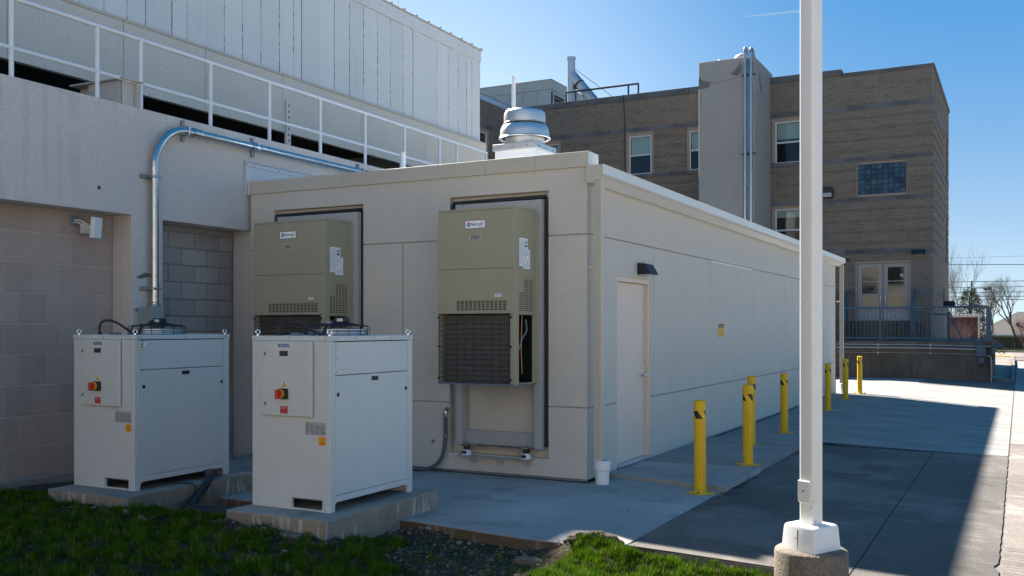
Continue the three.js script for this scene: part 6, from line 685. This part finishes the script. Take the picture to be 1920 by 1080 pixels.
// ---------------------------------------------------------------- far right: walk, street, houses, trees, wires
{
  const w = structureGroup('raised_walk'); mesh('slab', slabGeo([[2.2, -36], [3.14, -24.0], [3.60, -24.0], [3.55, -36]], 0.3, 0.08), M.tanConcrete, w); mesh('slab', slabGeo([[1.5, -49], [2.19, -36.02], [3.54, -36.02], [3.46, -49]], 0.3, 0.08), M.tanConcrete, w); mesh('kerb_stone', slabGeo([[3.46, -49], [3.56, -36], [3.61, -24.0], [3.72, -24.0], [3.68, -36], [3.62, -49]], 0.3, 0.11), M.tanConcrete, w); mesh('painted_nose', slabGeo([[1.5, -49.6], [1.5, -49.01], [3.62, -49.01], [3.66, -49.5], [3.5, -49.75]], 0.3, 0.115), M.yellow, w);
  const rd = structureGroup('street'), S = (x0, x1, z0, z1, l, m, n) => { const t = []; const ys = (z) => terrain(0, z) + l; for (let k = 0; k < 8; k++) { const a = mix(z0, z1, k / 8), c = mix(z0, z1, (k + 1) / 8); t.push(x0, ys(a), a, x0, ys(c), c, x1, ys(c), c, x0, ys(a), a, x1, ys(c), c, x1, ys(a), a); } mesh(n, fromTris(t), m, rd); }; S(-30, 60, -84, -45, 0.17, M.tanConcrete, 'paving'); S(-40, 80, -116, -111, 0.12, M.oldConcrete, 'far_path');
  const kb = structure('street_kerb', box(-30, 60, -0.75, -0.48, -84.4, -84), M.oldConcrete); kb;
  const f = thing('board_fence', 'dark brown wooden board fence beyond the street', 'fence', [6, -1, -112]); const bd = []; for (let x = -14; x < 30; x += 0.15) bd.push(box(x, x + 0.135, -1.05, 0.46 + rr(-0.02, 0.02), -112.03 + rr(0, 0.015), -112)); mesh('boards', merge(bd), M.fence, f); for (const y of [-0.7, 0.2]) mesh('rail', box(-14, 30, y, y + 0.09, -112.1, -112.04), M.fence, f); for (let x = -14; x < 30; x += 2.4) mesh('fence_post', box(x, x + 0.1, -1.1, 0.4, -112.2, -112.1), M.fence, f); mesh('cap_rail', box(-14, 30, 0.48, 0.52, -112.08, -111.95), M.fence, f);
}
function house(label, cx, cz, w, d, y0, ye, yr, ridge) { // hip-roofed bungalow
  const t = thing('bungalow', label, 'house', [cx, y0, cz]), x0 = cx - w / 2, x1 = cx + w / 2, z0 = cz - d / 2, z1 = cz + d / 2, o = 0.5; mesh('wall', box(x0, x1, y0, ye, z0, z1), M.house, t);
  const a = [x0 - o, ye, z1 + o], b = [x1 + o, ye, z1 + o], c = [x1 + o, ye, z0 - o], e = [x0 - o, ye, z0 - o], r0 = [cx - ridge / 2, yr, cz], r1 = [cx + ridge / 2, yr, cz]; mesh('roof', fromTris([...a, ...b, ...r1, ...a, ...r1, ...r0, ...b, ...c, ...r1, ...c, ...e, ...r0, ...c, ...r0, ...r1, ...e, ...a, ...r0]), M.roof, t); mesh('eave', merge([box(x0 - o, x1 + o, ye - 0.18, ye - 0.01, z1 + o, z1 + o + 0.05), box(x1 + o, x1 + o + 0.05, ye - 0.18, ye - 0.01, z0 - o, z1 + o), box(x0 - o - 0.05, x0 - o, ye - 0.18, ye - 0.01, z0 - o, z1 + o)]), M.winFrame, t); mesh('roof_vent', cbox(cx - 1.2, cx - 0.7, mix(ye, yr, 0.62), mix(ye, yr, 0.62) + 0.35, cz + 1.6, cz + 2.0, 0.05), M.darkSteel, t);
  for (const u of [0.2, 0.5, 0.8]) mesh('window', box(mix(x0, x1, u) - 0.6, mix(x0, x1, u) + 0.6, y0 + 0.9, ye - 0.5, z1, z1 + 0.03), M.room, t);
}
house('brown roofed bungalow behind the wooden fence, farther back', 6.6, -170, 16, 11, -1.5, 1.1, 4.1, 6); house('lower brown roofed bungalow just behind the wooden fence', 4.6, -142, 11, 8, -1.4, 0.55, 2.6, 3.5);
{ const t = thing('red_container', 'dark red metal container beyond the dock end', 'container', [0.6, -0.4, -52]); mesh('body', cbox(-1.2, 1.82, -0.45, 2.15, -54, -51.5, 0.03), M.red, t); mesh('roof_trim', cbox(-1.25, 1.87, 2.15, 2.33, -54.05, -51.45, 0.02), M.steel, t); mesh('corner_post', cbox(1.77, 1.86, -0.45, 2.15, -51.49, -51.4, 0.01), M.steel, t); for (let k = 0; k < 10; k++) mesh('wall_rib', box(-1.1 + k * 0.28, -1.04 + k * 0.28, -0.4, 2.1, -51.5, -51.46), M.red, t); mesh('lamp', cbox(1.9, 2.1, 1.9, 2.1, -51.6, -51.4, 0.03), M.darkSteel, t); }
// bare trees: tapering limbs that fork again and again
function bareTree(name, label, x, y, z, h, spread, depth, m, group, opt = {}) {
  const t = thing(name, label, opt.cat || 'tree', [x, y, z], group), limb = [[], []], tri = [], seg = (p, q, r0, r1, list, n) => list.push(rod(p.toArray(), q.toArray(), r0, n, r1, false));
  const grow = (p, d, L, r, lev) => { let a = p.clone(), dir = d.clone(); const n = lev > 3 ? 2 : 3; for (let k = 0; k < n; k++) { const e = a.clone().addScaledVector(dir, L / n), r0 = mix(r, r * 0.6, k / n), r1 = mix(r, r * 0.6, (k + 1) / n); seg(a, e, r0, r1, limb[lev < 2 ? 0 : 1], lev < 2 ? 7 : 4); a = e; dir.add(V(rr(-0.16, 0.16), rr(-0.05, 0.12), rr(-0.16, 0.16))).normalize(); if (lev < depth && k > 0 && rnd() < 0.7) { const s = V(rr(-1, 1), rr(0.1, 0.7), rr(-1, 1)).normalize().multiplyScalar(spread); grow(a, dir.clone().add(s).normalize(), L * rr(0.5, 0.72), r1 * 0.62, lev + 1); } } if (lev < depth) for (let k = 0; k < (lev ? 2 : 3); k++) { const s = V(rr(-1, 1), rr(0.0, 0.6), rr(-1, 1)).normalize().multiplyScalar(spread * rr(0.6, 1.1)); grow(a, dir.clone().add(s).normalize(), L * rr(0.62, 0.82), r * 0.55, lev + 1); } };
  const stems = opt.stems || 1; for (let k = 0; k < stems; k++) grow(V(x + (stems > 1 ? rr(-0.2, 0.2) : 0), y, z + (stems > 1 ? rr(-0.2, 0.2) : 0)), V(stems > 1 ? rr(-0.5, 0.5) : rr(-0.05, 0.05), 1, stems > 1 ? rr(-0.5, 0.5) : 0).normalize(), h * (opt.first || 0.34), h * (opt.girth || 0.022), 0);
  mesh('trunk', merge(limb[0]), m, t); mesh('crown', merge(limb[1]), m, t); return t;
}
bareTree('bare_tree', 'tall bare tree rising behind the brick corner', 0.25, -0.6, -58, 6.2, 0.46, 7, M.twig, 'bare trees in the distance', { girth: 0.012 }); bareTree('bare_tree', 'wide bare tree at the right edge above the bungalow roofs', 3.5, -1.5, -132, 10.0, 0.75, 7, M.bark, 'bare trees in the distance', { girth: 0.02 }); bareTree('bare_tree', 'bare tree between the wooden pole and the right-edge tree', 0.3, -1.5, -136, 8.6, 0.6, 6, M.twig, 'bare trees in the distance', { girth: 0.016 }); bareTree('bare_tree', 'thin bare tree just right of the wooden pole', -1.2, -1.5, -150, 8.2, 0.6, 5, M.redTwig, 'bare trees in the distance'); bareTree('bare_tree', 'bare tree out beyond the right edge of the street', 7.5, -1.5, -138, 10.0, 0.7, 5, M.bark, 'bare trees in the distance');
bareTree('leafless_shrub', 'tan leafless shrub in front of the red container', 1.25, -0.4, -46.5, 2.1, 0.75, 4, mat([0.10, 0.055, 0.04], 0.95), 'leafless shrubs', { stems: 7, first: 0.4, girth: 0.009, cat: 'shrub' }); bareTree('leafless_shrub', 'reddish shrub before the wooden fence at the right edge', 4.6, -1.0, -108, 3.4, 0.8, 4, M.redTwig, 'leafless shrubs', { stems: 8, first: 0.38, girth: 0.009, cat: 'shrub' });
{ // dark evergreen by the brick corner
  const t = thing('evergreen_tree', 'dark evergreen tree behind the dock beside the brick corner', 'tree', [0.9, -0.5, -62]); mesh('trunk', rod([0.9, -0.5, -62], [0.9, 3.6, -62], 0.14, 8, 0.05), M.bark, t); const tr = []; for (let k = 0; k < 5200; k++) { const y = rr(0, 1), R = (1.9 * (1 - y) + 0.25) * Math.sqrt(rnd()) * (0.8 + 0.4 * pn(y, 0.3, 9, 9, 701)), a = rr(0, 6.28), p = V(0.9 + R * Math.cos(a), -0.1 + y * 4.1 + 0.25 * Math.sin(a * 5), -62 + R * Math.sin(a)), d = V(Math.cos(a) + rr(-0.5, 0.5), rr(-0.2, 0.7), Math.sin(a) + rr(-0.5, 0.5)).normalize().multiplyScalar(rr(0.12, 0.26)), s = V(rr(-1, 1), rr(-1, 1), rr(-1, 1)).normalize().multiplyScalar(0.028); tr.push(p.x - s.x, p.y - s.y, p.z - s.z, p.x + s.x, p.y + s.y, p.z + s.z, p.x + d.x, p.y + d.y, p.z + d.z); } mesh('crown', fromTris(tr), mat([0.035, 0.055, 0.025], 0.9, { side: THREE.DoubleSide }), t);
}
{ // utility pole with street lamp; wires across the street
  const t = thing('utility_pole', 'leaning wooden utility pole with a street lamp arm', 'utility pole', [-2.75, -1.5, -157]); mesh('pole', rod([-2.95, -1.5, -157], [-2.72, 8.75, -157], 0.17, 10, 0.12), M.bark, t); mesh('lamp_arm', tube([[-2.72, 7.55, -157], [-1.6, 7.62, -157], [-0.9, 7.55, -157]], 0.06, 12, 6), M.galvDull, t); mesh('lamp_head', new THREE.SphereGeometry(0.28, 14, 8).scale(2.2, 0.9, 0.8).translate(-0.5, 7.52, -157), M.galvDull, t);
  const wires = [['highest thin wire in the sky right of the brick building', 100, 8.7, 0.012], ['sagging wire crossing the sky above the wooden pole', 100, 7.9, 0.035], ['wire at the top of the wooden pole', 157, 8.62, 0.05], ['second wire below the top of the wooden pole', 157, 7.75, 0.045], ['third wire on the wooden pole', 157, 6.95, 0.05], ['fourth wire on the wooden pole', 157, 6.28, 0.05], ['lowest wire on the wooden pole', 157, 5.8, 0.05]];
  wires.forEach(([l, d, y, r], i) => { const w = thing('overhead_wire', l, 'wire', [0, y, -d], 'overhead wires along the street'), sg = i === 1 ? 0.016 : 0; mesh('strand', tube([[-60, y + 1.2, -d + 2], [-20, y + 0.25 + sg * 20, -d], [0, y + sg * 4, -d], [8, y + 0.02 - sg * 8, -d], [25, y + 0.2, -d - 1], [60, y + 1.2, -d - 2]], r, 60, 5), M.wire, w); });
}
{ // condensation trail
  const c = mesh('contrail_cloud', merge([rod([-425, 552.4, -1700], [-380, 550.2, -1700], 0.7, 6, 1.1), rod([-380, 550.2, -1700], [-333, 547.8, -1700], 1.1, 6, 1.5)]), mat([0.9, 0.9, 0.9], 1, { transparent: true, opacity: 0.28 }), null); c.userData.kind = 'structure';
}
renderer.render(scene, camera);
